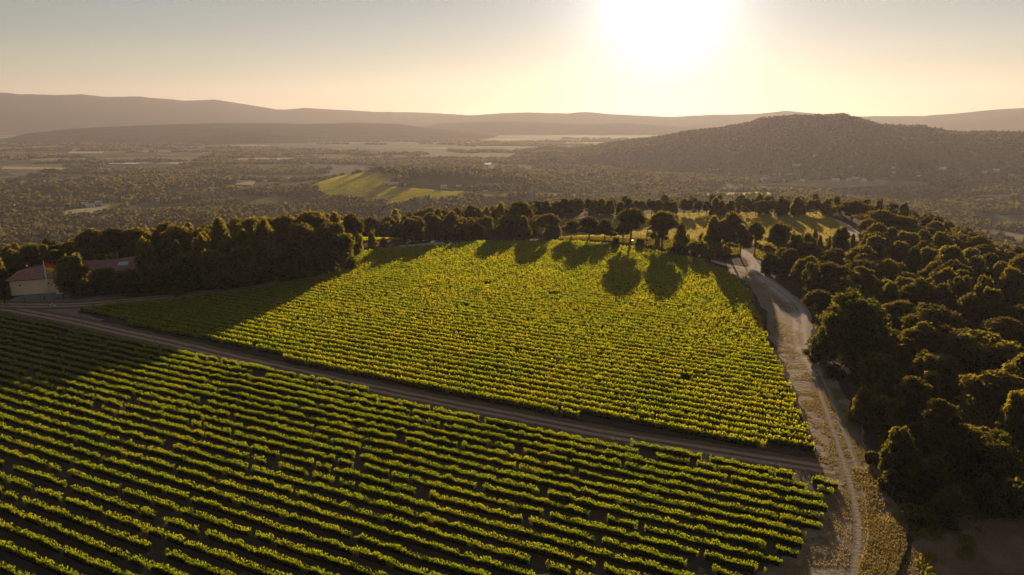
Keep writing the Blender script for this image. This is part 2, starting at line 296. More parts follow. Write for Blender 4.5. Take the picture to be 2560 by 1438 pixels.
def watermat():
    m, nt = new_mat("river_water"); c = coords(nt)
    b = N(nt, "ShaderNodeBsdfPrincipled"); b.inputs["Base Color"].default_value = (0.02, 0.03, 0.03, 1); b.inputs["Roughness"].default_value = 0.12; b.inputs["IOR"].default_value = 1.33; b.inputs["Specular IOR Level"].default_value = 0.6
    bn = noise(nt, c, 0.15, 3); bp = N(nt, "ShaderNodeBump"); bp.inputs["Strength"].default_value = 0.15; nt.links.new(bn.outputs[0], bp.inputs["Height"]); nt.links.new(bp.outputs[0], b.inputs["Normal"])
    o = N(nt, "ShaderNodeOutputMaterial"); nt.links.new(b.outputs[0], o.inputs[0]); return m
M['water'] = watermat()

# ------------------------------------------------------------------ mesh and object helpers
def mesh_np(name, verts, faces, mats, midx=None, smooth=False):
    """faces: list of (n,k) integer arrays, each of k-gons"""
    me = bpy.data.meshes.new(name); verts = np.asarray(verts, np.float32)
    me.vertices.add(len(verts)); me.vertices.foreach_set("co", verts.ravel())
    loops = np.concatenate([f.ravel() for f in faces]).astype(np.int32)
    tot = np.concatenate([np.full(len(f), f.shape[1], np.int32) for f in faces])
    st = np.concatenate([[0], np.cumsum(tot)[:-1]]).astype(np.int32)
    me.loops.add(len(loops)); me.loops.foreach_set("vertex_index", loops)
    me.polygons.add(len(tot)); me.polygons.foreach_set("loop_start", st)
    try: me.polygons.foreach_set("loop_total", tot)
    except Exception: pass
    if midx is not None: me.polygons.foreach_set("material_index", np.asarray(midx, np.int32))
    if smooth: me.polygons.foreach_set("use_smooth", np.ones(len(tot), bool))
    for m in (mats if isinstance(mats, (list, tuple)) else [mats]): me.materials.append(m)
    me.update(calc_edges=True); me.validate(); return me
def link(name, me, parent=None, loc=(0, 0, 0), rz=0.0):
    o = bpy.data.objects.new(name, me); col.objects.link(o); o.location = loc; o.rotation_euler = (0, 0, rz)
    if parent is not None: o.parent = parent
    return o
def tag(o, label, cat, group=None, kind=None):
    if label: o['label'] = label
    if cat: o['category'] = cat
    if group: o['group'] = group
    if kind: o['kind'] = kind
    return o
def struct(o, kind='structure'): o['kind'] = kind; return o
class MB:                                                   # small solid parts: boxes, bars, tubes, prisms
    def __init__(s): s.v = []; s.f = []; s.m = []
    def add(s, vs, fs, mi=0):
        b = len(s.v); s.v += [tuple(v) for v in vs]; s.f += [tuple(b + i for i in f) for f in fs]; s.m += [mi] * len(fs)
    def box(s, x0, x1, y0, y1, z0, z1, mi=0):
        s.add([(x0, y0, z0), (x1, y0, z0), (x1, y1, z0), (x0, y1, z0), (x0, y0, z1), (x1, y0, z1), (x1, y1, z1), (x0, y1, z1)],
              [(3, 2, 1, 0), (4, 5, 6, 7), (0, 1, 5, 4), (1, 2, 6, 5), (2, 3, 7, 6), (3, 0, 4, 7)], mi)
    def tube(s, pts, rads, n=8, mi=0):
        rings = []
        for k, p in enumerate(pts):
            p = Vector(p); a = Vector(pts[max(k - 1, 0)]); b = Vector(pts[min(k + 1, len(pts) - 1)]); t = (b - a).normalized()
            u = t.cross(Vector((0.31, 0.95, 0.1))).normalized(); w_ = t.cross(u)
            rings.append([p + (u * math.cos(2 * math.pi * i / n) + w_ * math.sin(2 * math.pi * i / n)) * rads[k] for i in range(n)])
        vs = [v for r in rings for v in r]; fs = []
        for k in range(len(pts) - 1):
            for i in range(n):
                j = (i + 1) % n; fs.append((k * n + i, k * n + j, (k + 1) * n + j, (k + 1) * n + i))
        fs.append(tuple(range(n))[::-1]); fs.append(tuple((len(pts) - 1) * n + i for i in range(n)))
        s.add(vs, fs, mi)
    def bar(s, a, b, r, mi=0): s.tube([a, b], [r, r], 4, mi)
    def build(s, name, mats, parent=None, smooth=False, loc=(0, 0, 0)):
        me = bpy.data.meshes.new(name); me.from_pydata(s.v, [], s.f)
        for m in (mats if isinstance(mats, (list, tuple)) else [mats]): me.materials.append(m)
        me.polygons.foreach_set("material_index", s.m)
        if smooth: me.polygons.foreach_set("use_smooth", [True] * len(s.f))
        me.update(); return link(name, me, parent, loc)
def empty(name, loc, rz=0.0, scale=None):
    o = bpy.data.objects.new(name, None); col.objects.link(o); o.location = loc; o.rotation_euler = (0, 0, rz); o.empty_display_size = 0.5
    if scale: o.scale = scale
    return o
def children(o): return [c for c in bpy.data.objects if c.parent == o]
def sheet(name, poly, mat, off, res, jit=0.0, zf=None, kind='structure', seed=1):
    """A surface cut to an outline, laid OFF above the ground, meshed at RES."""
    P2 = []
    n = len(poly)
    for k in range(n):
        a = np.array(poly[k]); b = np.array(poly[(k + 1) % n]); L = np.hypot(*(b - a)); m = max(1, int(L / res))
        for i in range(m):
            p = a + (b - a) * i / m
            if jit:
                nn = np.array((vnoise(p[0] / 3.1, p[1] / 3.1, seed) - 0.5, vnoise(p[0] / 3.1, p[1] / 3.1, seed + 5) - 0.5)) * 2 + np.array((vnoise(p[0] / 0.9, p[1] / 0.9, seed + 9) - 0.5, vnoise(p[0] / 0.9, p[1] / 0.9, seed + 7) - 0.5))
                p = p + nn * jit
            P2.append(p)
    xs = [p[0] for p in P2]; ys = [p[1] for p in P2]
    gx, gy = np.meshgrid(np.arange(min(xs), max(xs), res), np.arange(min(ys), max(ys), res)); gx = gx.ravel(); gy = gy.ravel()
    k = inside(gx, gy, P2) & (pdist(gx, gy, P2) > res * 0.6)
    vs = [Vector((float(p[0]), float(p[1]))) for p in P2] + [Vector((float(a), float(b))) for a, b in zip(gx[k], gy[k])]
    nb = len(P2)
    r = geometry.delaunay_2d_cdt(vs, [], [list(range(nb))], 1, 1e-4)
    V = np.array([(v[0], v[1]) for v in r[0]]); z = (zf or ground_z)(V[:, 0], V[:, 1]) + off
    me = bpy.data.meshes.new(name); me.from_pydata([(a, b, c) for (a, b), c in zip(V, z)], [], [tuple(f) for f in r[2]]); me.materials.append(mat); me.update()
    for p in me.polygons:
        if p.normal.z < 0: me.flip_normals(); break
    return struct(link(name, me), kind)
def smooth_line(pts, step):
    pts = [np.array(p, float) for p in pts]; out = []
    for k in range(len(pts) - 1):
        p0 = pts[max(k - 1, 0)]; p1 = pts[k]; p2 = pts[k + 1]; p3 = pts[min(k + 2, len(pts) - 1)]
        m = max(2, int(np.hypot(*(p2 - p1)) / step))
        for i in range(m):
            t = i / m; out.append(0.5 * ((2 * p1) + (p2 - p0) * t + (2 * p0 - 5 * p1 + 4 * p2 - p3) * t * t + (3 * p1 - p0 - 3 * p2 + p3) * t ** 3))
    out.append(pts[-1]); return np.array(out)
def ribbon(name, pts, widths, mat, off, step=1.2, jit=0.3, seed=3):
    c = smooth_line(pts, step); n = len(c)
    wd = np.interp(np.linspace(0, 1, n), np.linspace(0, 1, len(widths)), widths)
    t = np.gradient(c, axis=0); t /= np.linalg.norm(t, axis=1)[:, None]; nn = np.stack([-t[:, 1], t[:, 0]], 1)
    K = 7; V = []; UV = []
    for j in range(K):
        u = j / (K - 1); e = wd * (u - 0.5)
        if j in (0, K - 1): e = e + (vnoise(c[:, 0] / 1.7, c[:, 1] / 1.7, seed + j) - 0.5) * 2 * jit
        V.append(c + nn * e[:, None]); UV.append(np.stack([np.full(n, u), np.arange(n) * step / 4], 1))
    V = np.stack(V, 1).reshape(-1, 2); UV = np.stack(UV, 1).reshape(-1, 2)
    z = ground_z(V[:, 0], V[:, 1]) + off
    i, j = np.meshgrid(np.arange(n - 1), np.arange(K - 1), indexing='ij'); b = (i * K + j).ravel()
    f = np.stack([b, b + K, b + K + 1, b + 1], 1)[:, ::-1]
    me = mesh_np(name, np.column_stack([V, z]), [f], mat)
    uvl = me.uv_layers.new(name="UVMap"); li = np.zeros(len(me.loops), np.int32); me.loops.foreach_get("vertex_index", li)
    uvl.data.foreach_set("uv", UV[li].astype(np.float32).ravel())
    if me.polygons[0].normal.z < 0: me.flip_normals()
    return struct(link(name, me))
def leaf_quads(c, nrm, size, asp=1.6, up=0.0, rng=NR):
    """diamond leaves: centre c, facing nrm, half-length size*asp/2"""
    n = len(c); nrm = nrm / (np.linalg.norm(nrm, axis=1)[:, None] + 1e-9)
    a = rng.normal(size=(n, 3)); a[:, 2] += up * 3
    a -= nrm * (a * nrm).sum(1)[:, None]; a /= np.linalg.norm(a, axis=1)[:, None] + 1e-9
    b = np.cross(nrm, a); s = np.asarray(size).reshape(-1, 1) * np.ones((n, 1))
    V = np.stack([c - a * s * asp / 2, c + b * s / 2, c + a * s * asp / 2, c - b * s / 2], 1).reshape(-1, 3)
    return V, np.arange(4 * n).reshape(-1, 4)

# ------------------------------------------------------------------ ground and hills
def ground():
    az = np.concatenate([np.linspace(-180, -62, 60, endpoint=False), np.linspace(-62, 62, 560, endpoint=False), np.linspace(62, 180, 60, endpoint=False)])
    d = np.concatenate([[0.5], np.exp(np.linspace(math.log(8), math.log(10500), 300))])
    A, D = np.meshgrid(np.radians(az), d); X = np.sin(A) * D; Y = np.cos(A) * D
    Z = ground_z(X.ravel(), Y.ravel())
    na, nd = len(az), len(d)
    i, j = np.meshgrid(np.arange(nd - 1), np.arange(na), indexing='ij'); i = i.ravel(); j = j.ravel(); j2 = (j + 1) % na
    f = np.stack([i * na + j, i * na + j2, (i + 1) * na + j2, (i + 1) * na + j], 1)[:, ::-1]
    V = np.column_stack([X.ravel(), Y.ravel(), Z]); V = np.vstack([V, [[0, 0, 0]]])
    t = np.stack([np.full(na, len(V) - 1), (np.arange(na) + 1) % na, np.arange(na)], 1)[:, ::-1]
    me = mesh_np("ground", V, [f, t], M['ground'], smooth=True)
    if me.polygons[na * 5].normal.z < 0: me.flip_normals()
    struct(link("ground", me))
ground()
for nm, h, stp in HILLS:
    a0, a1 = h.A[0], h.A[-1]; na = max(60, int((a1 - a0) * h.d / (stp * 1.6))); na = min(na, 700)
    dd = np.concatenate([np.linspace(h.d - h.wf, h.d, 60, endpoint=False), np.linspace(h.d, h.d + h.wb, 30)])
    A, D = np.meshgrid(np.linspace(a0, a1, na), dd); X = (np.sin(A) * D).ravel(); Y = (np.cos(A) * D).ravel(); Z = h.z(X, Y)
    if nm in ("mountain_range", "distant_hills", "low_ridge"): Z = Z + (fbm(X / 60, Y / 60, 31) - 0.44) * (10 if nm == "low_ridge" else 14) * np.clip((Z - h.zb) / 60, 0, 1)
    n2 = len(dd); i, j = np.meshgrid(np.arange(n2 - 1), np.arange(na - 1), indexing='ij'); b = (i * na + j).ravel()
    me = mesh_np(nm, np.column_stack([X, Y, Z]), [np.stack([b, b + 1, b + na + 1, b + na], 1)[:, ::-1]], M['hill'] if h.d < 5000 else M['farhill'], smooth=True)
    if me.polygons[len(me.polygons) // 3].normal.z < 0: me.flip_normals()
    struct(link(nm, me))

# ------------------------------------------------------------------ fields, tracks, yards
UP_PX = [(180, 781), (300, 766), (400, 758), (500, 748), (600, 736), (700, 716), (760, 704), (830, 688), (905, 668), (885, 655), (880, 642), (950, 627), (1110, 617), (1180, 609), (1400, 607), (1500, 614), (1600, 626),
         (1680, 640), (1745, 655), (1790, 672), (1850, 702), (1880, 740), (1900, 790), (1922, 850), (1935, 885), (1950, 915), (1975, 970), (2000, 1030), (2025, 1090), (2047, 1139), (1900, 1123), (1800, 1110), (1500, 1058),
         (1292, 1023), (1000, 967), (760, 915), (675, 893), (487, 856), (442, 841), (330, 815)]
LOW_PX = [(-320, 730), (0, 777), (180, 822), (442, 878), (720, 938), (1000, 1000), (1260, 1054), (1500, 1104), (1800, 1150), (1961, 1180), (2097, 1199), (2099, 1231), (2078, 1262), (2067, 1302), (2058, 1334), (2030, 1365), (1987, 1411), (1929, 1433), (1850, 1500), (1650, 1750), (1500, 2100), (-300, 2100), (-900, 1300)]
UP, LOW = PG(UP_PX), PG(LOW_PX)
sheet("vineyard_soil", UP, M['soil'], 0.012, 3.0, 0.4)
sheet("vineyard_soil", LOW, M['soil'], 0.012, 3.0, 0.4, seed=4)
YARD = PG([(-250, 745), (0, 752), (60, 750), (200, 742), (300, 735), (420, 728), (520, 726), (400, 758), (300, 766), (190, 779), (260, 800), (190, 815), (0, 772), (-250, 738)])
sheet("dirt_yard", YARD, M['dirt'], 0.016, 2.0, 0.5, seed=8)
VERGE = PG([(1800, 690), (1830, 668), (1885, 672), (1915, 695), (1965, 740), (2000, 780), (2012, 860), (2020, 885), (2080, 925), (2110, 985), (2150, 1060), (2178, 1140), (2210, 1220), (2262, 1290), (2268, 1350), (2230, 1440), (2200, 1560),
            (1700, 1700), (1780, 1500), (1880, 1440), (1950, 1405), (1995, 1365), (2022, 1325), (2040, 1265), (2060, 1232), (2062, 1190), (2050, 1150), (2020, 1050), (1955, 905), (1925, 840), (1912, 780), (1890, 735), (1860, 700)])
sheet("dry_verge", VERGE, M['verge'], 0.016, 1.6, 0.5, seed=12)
CLEAR = PG([(2290, 1330), (2400, 1300), (2560, 1290), (2800, 1300), (2900, 1700), (2250, 1700), (2270, 1440)])
sheet("bare_clearing", CLEAR, M['clear'], 0.014, 2.0, 0.8, seed=14)
ribbon("dirt_track", PG([(-300, 712), (-120, 745), (0, 768), (90, 785), (180, 802), (300, 829), (442, 860), (675, 915), (1000, 984), (1280, 1039), (1500, 1082), (1800, 1131), (1960, 1156), (2065, 1172), (2110, 1178)]), [6.5, 6.2, 5.6, 5.4, 5.0, 5.0], M['track'], 0.022)
ribbon("path", PG([(930, 660), (905, 667), (860, 680), (760, 701), (600, 723), (450, 738), (330, 750), (200, 762), (60, 764), (-60, 758), (-250, 735)]), [4.0, 4.5, 6.5, 7.5, 7.5, 7, 6, 6], M['track'], 0.026, seed=5)
ribbon("gravel_road", PG([(1845, 624), (1862, 634), (1884, 650), (1890, 664), (1888, 676), (1905, 694), (1940, 722), (1975, 750), (1996, 778), (1999, 808), (1999, 836), (2002, 862), (2014, 888), (2030, 912), (2044, 940)]), [4.5, 4.8, 5.0, 5.2, 5.2, 4.8, 2.5], M['road'], 0.028, seed=9)
ribbon("gravel_road", PG([(1868, 672), (1845, 668), (1810, 661), (1770, 650), (1700, 640)]), [3.2, 3.0, 2.6, 2.2], M['road'], 0.032, seed=15)
ribbon("grassy_track", PG([(2026, 902), (2040, 930), (2062, 985), (2092, 1065), (2122, 1150), (2152, 1250), (2165, 1340), (2150, 1450), (2100, 1600)]), [3.0, 3.8, 3.8, 3.8, 3.6, 3.4], M['grasstrack'], 0.024, seed=18)
ribbon("gravel_road", PG([(2016, 880), (2050, 895), (2090, 915), (2130, 935)]), [2.5, 2.6, 2.2], M['road'], 0.032, seed=16)
ribbon("path", PG([(2050, 541), (2085, 553), (2110, 568), (2135, 586), (2150, 602), (2150, 622)]), [6, 6.5, 6, 5], M['road'], 0.03, seed=19)
PALE = PG([(1330, 548), (1700, 535), (2060, 532), (2085, 548), (2130, 590), (2090, 606), (1990, 618), (1890, 616), (1780, 608), (1700, 600), (1560, 600), (1380, 585)])
sheet("stubble_field", PALE, M['stubble'], 0.012, 5.0, 0.5, seed=21)
GREENP = PG([(890, 592), (905, 577), (1000, 574), (1000, 590), (960, 602), (900, 605)])
sheet("small_green_field", GREENP, M['green'], 0.012, 4.0, 0.5, seed=22)
COURT = PG([(24, 752), (38, 744), (95, 731), (150, 722), (245, 717), (225, 733), (200, 743), (120, 748)])
sheet("courtyard", COURT, M['court'], 0.02, 2.0, 0.1, seed=23)
MIDF = [[(770, 470), (850, 443), (905, 434), (985, 438), (1000, 447), (960, 468), (1040, 474), (1130, 482), (1320, 484), (1310, 492), (1130, 500), (1030, 505), (985, 514), (900, 506), (830, 494)]]
MIDW = [PT(p) for p in MIDF]
FARF = [PT([(1505, 494), (1510, 484), (1566, 482), (1560, 497)]), PT([(1330, 492), (1345, 485), (1480, 487), (1470, 494)]), PT([(1720, 492), (1740, 481), (1840, 483), (1960, 487), (1930, 496)]),
        PT([(50, 529), (60, 519), (125, 520), (135, 526), (100, 534)]), PT([(255, 519), (275, 508), (310, 509), (312, 516)])]
TANF = [PT([(588, 463), (596, 452), (640, 453), (632, 465)]), PT([(330, 412), (345, 406), (560, 404), (540, 410)]), PT([(880, 408), (900, 403), (945, 403), (940, 408)]), PT([(0, 425), (10, 418), (130, 420), (290, 424), (280, 429)]),
        PT([(560, 402), (600, 397), (740, 395), (700, 402)]), PT([(520, 475), (530, 470), (590, 471), (585, 476)]), PT([(150, 540), (170, 528), (260, 520), (300, 524), (230, 545)]), PT([(170, 384), (175, 380), (260, 380), (255, 384)])]
nearsurf = lambda x, y: surf(x, y, True)
for p in MIDW: sheet("green_field", p, M['green'], 1.2, 14.0, 2.0, nearsurf, seed=31)
for k, p in enumerate(FARF): sheet("green_field", p, M['green'], 1.4, 14.0, 2.0, nearsurf, seed=40 + k)
for k, p in enumerate(TANF): sheet("harvested_field", p, M['tan'], 1.4, 18.0, 3.0, nearsurf, seed=50 + k)
WAT = [PT([(268, 413), (280, 409.5), (340, 408.5), (425, 406.5), (430, 408.5), (380, 411), (330, 413.5)]), PT([(732, 393), (738, 389), (806, 388), (806, 391)]), PT([(1206, 415), (1214, 409.5), (1236, 408), (1226, 415)])]
for k, p in enumerate(WAT):
    zf = lambda x, y: np.full(len(x), VAL + 3.5)
    sheet("river", p, M['water'], 0.0, 30.0, 0, zf)

# ------------------------------------------------------------------ vine rows
def clip_line(poly, o, u):
    """parameters where the line o+t*u is inside poly"""
    ts = []; n = len(poly); nx, ny = -u[1], u[0]
    for k in range(n):
        a = poly[k]; b = poly[(k + 1) % n]
        da = (a[0] - o[0]) * nx + (a[1] - o[1]) * ny; db = (b[0] - o[0]) * nx + (b[1] - o[1]) * ny
        if (da > 0) != (db > 0):
            t = da / (da - db); ts.append((a[0] + (b[0] - a[0]) * t - o[0]) * u[0] + (a[1] + (b[1] - a[1]) * t - o[1]) * u[1])
    ts.sort(); return [(ts[i], ts[i + 1]) for i in range(0, len(ts) - 1, 2)]
def vine_row_mesh(o, u, t0, t1, dens, size, height, seed, gap, var, wide, shoots):
    rng = np.random.default_rng(seed); L = t1 - t0; n = int(L * dens)
    t = rng.uniform(0, L, n)
    lump = vnoise(t / 0.9, np.full(n, seed * 1.37), 3); big = vnoise(t / 5.0, np.full(n, seed * 0.77), 8)
    keep = (vnoise(t / 1.5, np.full(n, seed * 2.1), 12) > gap)
    t, lump, big = t[keep], lump[keep], big[keep]; n = len(t)
    pat = fbm((o[0] + u[0] * (t0 + t)) / 16, (o[1] + u[1] * (t0 + t)) / 16, 55); hh = height * (0.86 + var * (0.30 * (lump - 0.5) + 0.24 * (big - 0.5)) + 0.4 * (pat - 0.44))
    q = rng.uniform(0, 1, n); zz = 0.12 + (hh - 0.12) * q ** 0.75
    wd = wide * (0.75 + 0.5 * lump) * np.sqrt(np.clip(1 - (2 * q - 0.95) ** 2, 0.08, 1))
    s = rng.uniform(-1, 1, n); s = np.sign(s) * np.abs(s) ** 0.6; wob = (vnoise(t / 6, np.full(n, seed * 3.3), 5) - 0.5) * 0.25
    c = np.stack([o[0] + u[0] * (t0 + t) - u[1] * (s * wd + wob), o[1] + u[1] * (t0 + t) + u[0] * (s * wd + wob), zz], 1)
    nrm = rng.normal(size=(n, 3)); nrm[:, 2] *= 0.6; sg = rng.choice((-1.0, 1.0), n); nrm[:, 0] -= u[1] * sg * 0.9; nrm[:, 1] += u[0] * sg * 0.9
    V, f = leaf_quads(c, nrm, size * rng.uniform(0.6, 1.25, n), 1.35, 0.0, rng)
    # upright and arching shoots above the canopy
    m = int(L * dens * shoots); t = rng.uniform(0, L, m); keep = (vnoise(t / 1.5, np.full(m, seed * 2.1), 12) > gap); t = t[keep]; m = len(t)
    lump = vnoise(t / 0.9, np.full(m, seed * 1.37), 3); s = rng.uniform(-1, 1, m) * 0.35
    c2 = np.stack([o[0] + u[0] * (t0 + t) - u[1] * s, o[1] + u[1] * (t0 + t) + u[0] * s, height * (0.86 + var * 0.30 * (lump - 0.5) + rng.uniform(0, 0.20, m))], 1)
    nr2 = rng.normal(size=(m, 3)); nr2[:, 2] *= 0.25; nr2[:, 0] -= u[1] * 0.8; nr2[:, 1] += u[0] * 0.8; V2, f2 = leaf_quads(c2, nr2, size * rng.uniform(0.5, 0.9, m), 2.3, 1.0, rng)
    F4 = np.vstack([f, f2 + len(V)]); VV = np.vstack([V, V2]); nl_ = len(F4)
    ts = np.arange(0.0, L, 0.5); kp = vnoise(ts / 1.5, np.full(len(ts), seed * 2.1), 12) > gap + 0.03  # opaque core strip added inside the row, keeping sun off the lower leaves
    lp = vnoise(ts / 0.9, np.full(len(ts), seed * 1.37), 3); bg_ = vnoise(ts / 5.0, np.full(len(ts), seed * 0.77), 8); wb = (vnoise(ts / 6, np.full(len(ts), seed * 3.3), 5) - 0.5) * 0.25
    hh = height * (0.86 + var * (0.30 * (lp - 0.5) + 0.24 * (bg_ - 0.5))) * 0.74
    P = []
    for sd_, zz in ((-0.14, 0.05), (-0.16, 1.0), (0.16, 1.0), (0.14, 0.05)):
        q = sd_ + wb; P.append(np.stack([o[0] + u[0] * (t0 + ts) - u[1] * q, o[1] + u[1] * (t0 + ts) + u[0] * q, np.where(zz > 0.5, hh, zz)], 1))
    P = np.stack(P, 1).reshape(-1, 3); i = np.nonzero(kp[:-1] & kp[1:])[0]; C = []
    for a, b in ((0, 1), (1, 2), (2, 3)): C.append(np.stack([i * 4 + a, i * 4 + b, (i + 1) * 4 + b, (i + 1) * 4 + a], 1))
    C = np.vstack(C) + len(VV)
    return np.vstack([VV, P]), np.vstack([F4, C]), nl_, len(C)
ONES = "first second third fourth fifth sixth seventh eighth ninth tenth eleventh twelfth thirteenth fourteenth fifteenth sixteenth seventeenth eighteenth nineteenth".split()
TENS = "twentieth thirtieth fortieth fiftieth sixtieth seventieth eightieth ninetieth".split(); TEN = "twenty thirty forty fifty sixty seventy eighty ninety".split()
def ordinal(n):
    if n <= 19: return ONES[n - 1]
    if n > 99: return "hundred and " + ordinal(n - 99 - 1) if n > 100 else "hundredth"
    return TENS[n // 10 - 2] if n % 10 == 0 else TEN[n // 10 - 2] + "-" + ONES[n % 10 - 1]
def rows(poly, ang, start, spacing, below, dens, size, height, gap, what, seed0, var, wide, shoots, mat):
    u = (math.cos(R(ang)), math.sin(R(ang))); nrm = (-u[1], u[0]) if not below else (u[1], -u[0])
    k = 0; off = start
    ext = max((p[0] - poly0[0]) * nrm[0] + (p[1] - poly0[1]) * nrm[1] for p in poly for poly0 in [ROW0[what]])
    while off < ext:
        o = (ROW0[what][0] + nrm[0] * off, ROW0[what][1] + nrm[1] * off)
        Vs, Fs, Ms, nb = [], [], [], 0
        for t0, t1 in clip_line(poly, o, u):
            if t1 - t0 < 2.5: continue
            dist = abs((o[1] + u[1] * (t0 + t1) / 2)); q = np.clip(dist / 130.0, 0.9, 2.0)
            V, f, nlf, nco = vine_row_mesh(o, u, t0 + rnd.uniform(0, 1.2), t1 - rnd.uniform(0, 1.2), dens / q, size * q ** 0.6, height, seed0 + k, gap, var, wide, shoots); Vs.append(V); Fs.append(f + nb); nb += len(V); Ms += [0] * nlf + [1] * nco
        if Vs:
            k += 1; V = np.vstack(Vs); c = V.mean(0); c[2] = 0
            ob = link("vine_row", mesh_np("vine_row", V - c, [np.vstack(Fs)], [mat, M['core']], Ms), loc=tuple(c))
            w_ = "dark grassy track"
            tag(ob, (f"leafy vine row of the sparse lower vineyard, {ordinal(k)} row below the dirt track" if below else f"leafy vine row of the dense upper vineyard, {ordinal(k)} row above the dirt track"), "vine row",
                "rows of the lower vineyard" if below else "rows of the upper vineyard")
        off += spacing
    return k
ROW0 = {"up": G(1000, 967), "low": G(1000, 1000)}
# the outermost rows follow the track, so rows start a little outside the outline and are clipped to it
nu = rows(UP, -26.0, -3.4, 2.27, False, 100, 0.235, 1.38, 0.06, "up", 100, 0.7, 0.34, 0.10, M['vine'])
nl = rows(LOW, -25.2, -0.2, 2.24, True, 120, 0.165, 0.92, 0.13, "low", 900, 1.9, 0.16, 0.26, M['vinelow'])
print("vine rows", nu, nl)
def tufts(name, poly, n, size, asp, h, mat, zf=None, seed=1, mask=None, up=1.0, rowdir=None, spacing=0, face=0.0):
    rng = np.random.default_rng(seed); P2 = np.array(poly); lo = P2.min(0); hi = P2.max(0)
    p = rng.uniform(lo, hi, (n * 3, 2))
    if rowdir is not None:
        u = np.array((math.cos(R(rowdir)), math.sin(R(rowdir)))); v = np.array((-u[1], u[0])); a = p @ u; b = np.round((p @ v) / spacing) * spacing + rng.normal(size=len(p)) * spacing * 0.12
        p = a[:, None] * u + b[:, None] * v
    k = inside(p[:, 0], p[:, 1], poly)
    if mask is not None: k &= mask(p[:, 0], p[:, 1])
    p = p[k][:n]; z = (zf or ground_z)(p[:, 0], p[:, 1]); m = len(p)
    c = np.column_stack([p, z + h * rng.uniform(0.25, 0.6, m)]); nr = rng.normal(size=(m, 3)); nr[:, 2] *= 0.3; nr[:, 1] += face * rng.choice((-1.0, 1.0), m)
    V, f = leaf_quads(c, nr, size * rng.uniform(0.6, 1.4, m), asp, up, rng)
    return struct(link(name, mesh_np(name, V, [f], mat)), 'stuff')
for k, p in enumerate(MIDW): tufts("distant_vines", p, 70000, 1.7, 1.3, 1.8, M['farvine'], nearsurf, 5 + k, rowdir=-20, spacing=9, face=1.5)
for k, p in enumerate(FARF): tufts("distant_crop", p, 9000, 1.4, 1.3, 1.6, M['farvine'], nearsurf, 15 + k, face=1.5)
for k, p in enumerate(TANF): tufts("distant_dry_grass", p, 2200, 1.6, 1.2, 1.2, M['pale'], nearsurf, 25 + k)
tufts("pale_crop", PALE, 60000, 0.5, 1.3, 0.5, M['pale'], None, 35, face=1.0, mask=lambda x, y: fbm(x / 30, y / 14, 61) > 0.16)
tufts("green_crop", GREENP, 4000, 0.6, 1.3, 0.9, M['vine'], None, 36)
TRK = PG([(2026, 902), (2040, 930), (2062, 985), (2092, 1065), (2122, 1150), (2152, 1250), (2165, 1340), (2150, 1450), (2100, 1600)])
def vmask(x, y): return (np.abs(pdist(x, y, TRK, False) - 0.85) > 0.42) & (fbm(x / 2.2, y / 2.2, 73) > 0.36) & (fbm(x / 5, y / 5, 71) * 1.5 - 0.25 + np.where(y < 116, 0.22, -0.3) > np.random.default_rng(9).uniform(0, 1, len(x)))
tufts("dry_grass", VERGE, 340000, 0.09, 2.3, 0.12, M['grass'], None, 37, mask=vmask)
EDGE = PG([(2178, 1170), (2215, 1235), (2262, 1300), (2268, 1370), (2240, 1440), (2200, 1560), (2100, 1560), (2140, 1440), (2170, 1340), (2160, 1230), (2130, 1170)])
tufts("tall_dry_grass", EDGE, 60000, 0.10, 3.0, 0.42, M['grass'], None, 38, mask=lambda x, y: fbm(x / 3, y / 3, 75) * 1.8 - 0.35 > np.random.default_rng(8).uniform(0, 1, len(x)))
TR = PG([(0, 780), (180, 815), (442, 870), (1000, 996), (1500, 1096), (2060, 1184), (2060, 1160), (1500, 1070), (1000, 972), (442, 848), (180, 792), (0, 760)])
tufts("dry_grass", TR, 7000, 0.18, 1.6, 0.16, M['grass'], None, 39, mask=lambda x, y: fbm(x / 4, y / 4, 77) > 0.47)
tufts("dry_grass", YARD, 5000, 0.2, 1.6, 0.16, M['grass'], None, 41, mask=lambda x, y: fbm(x / 5, y / 5, 79) > 0.48)

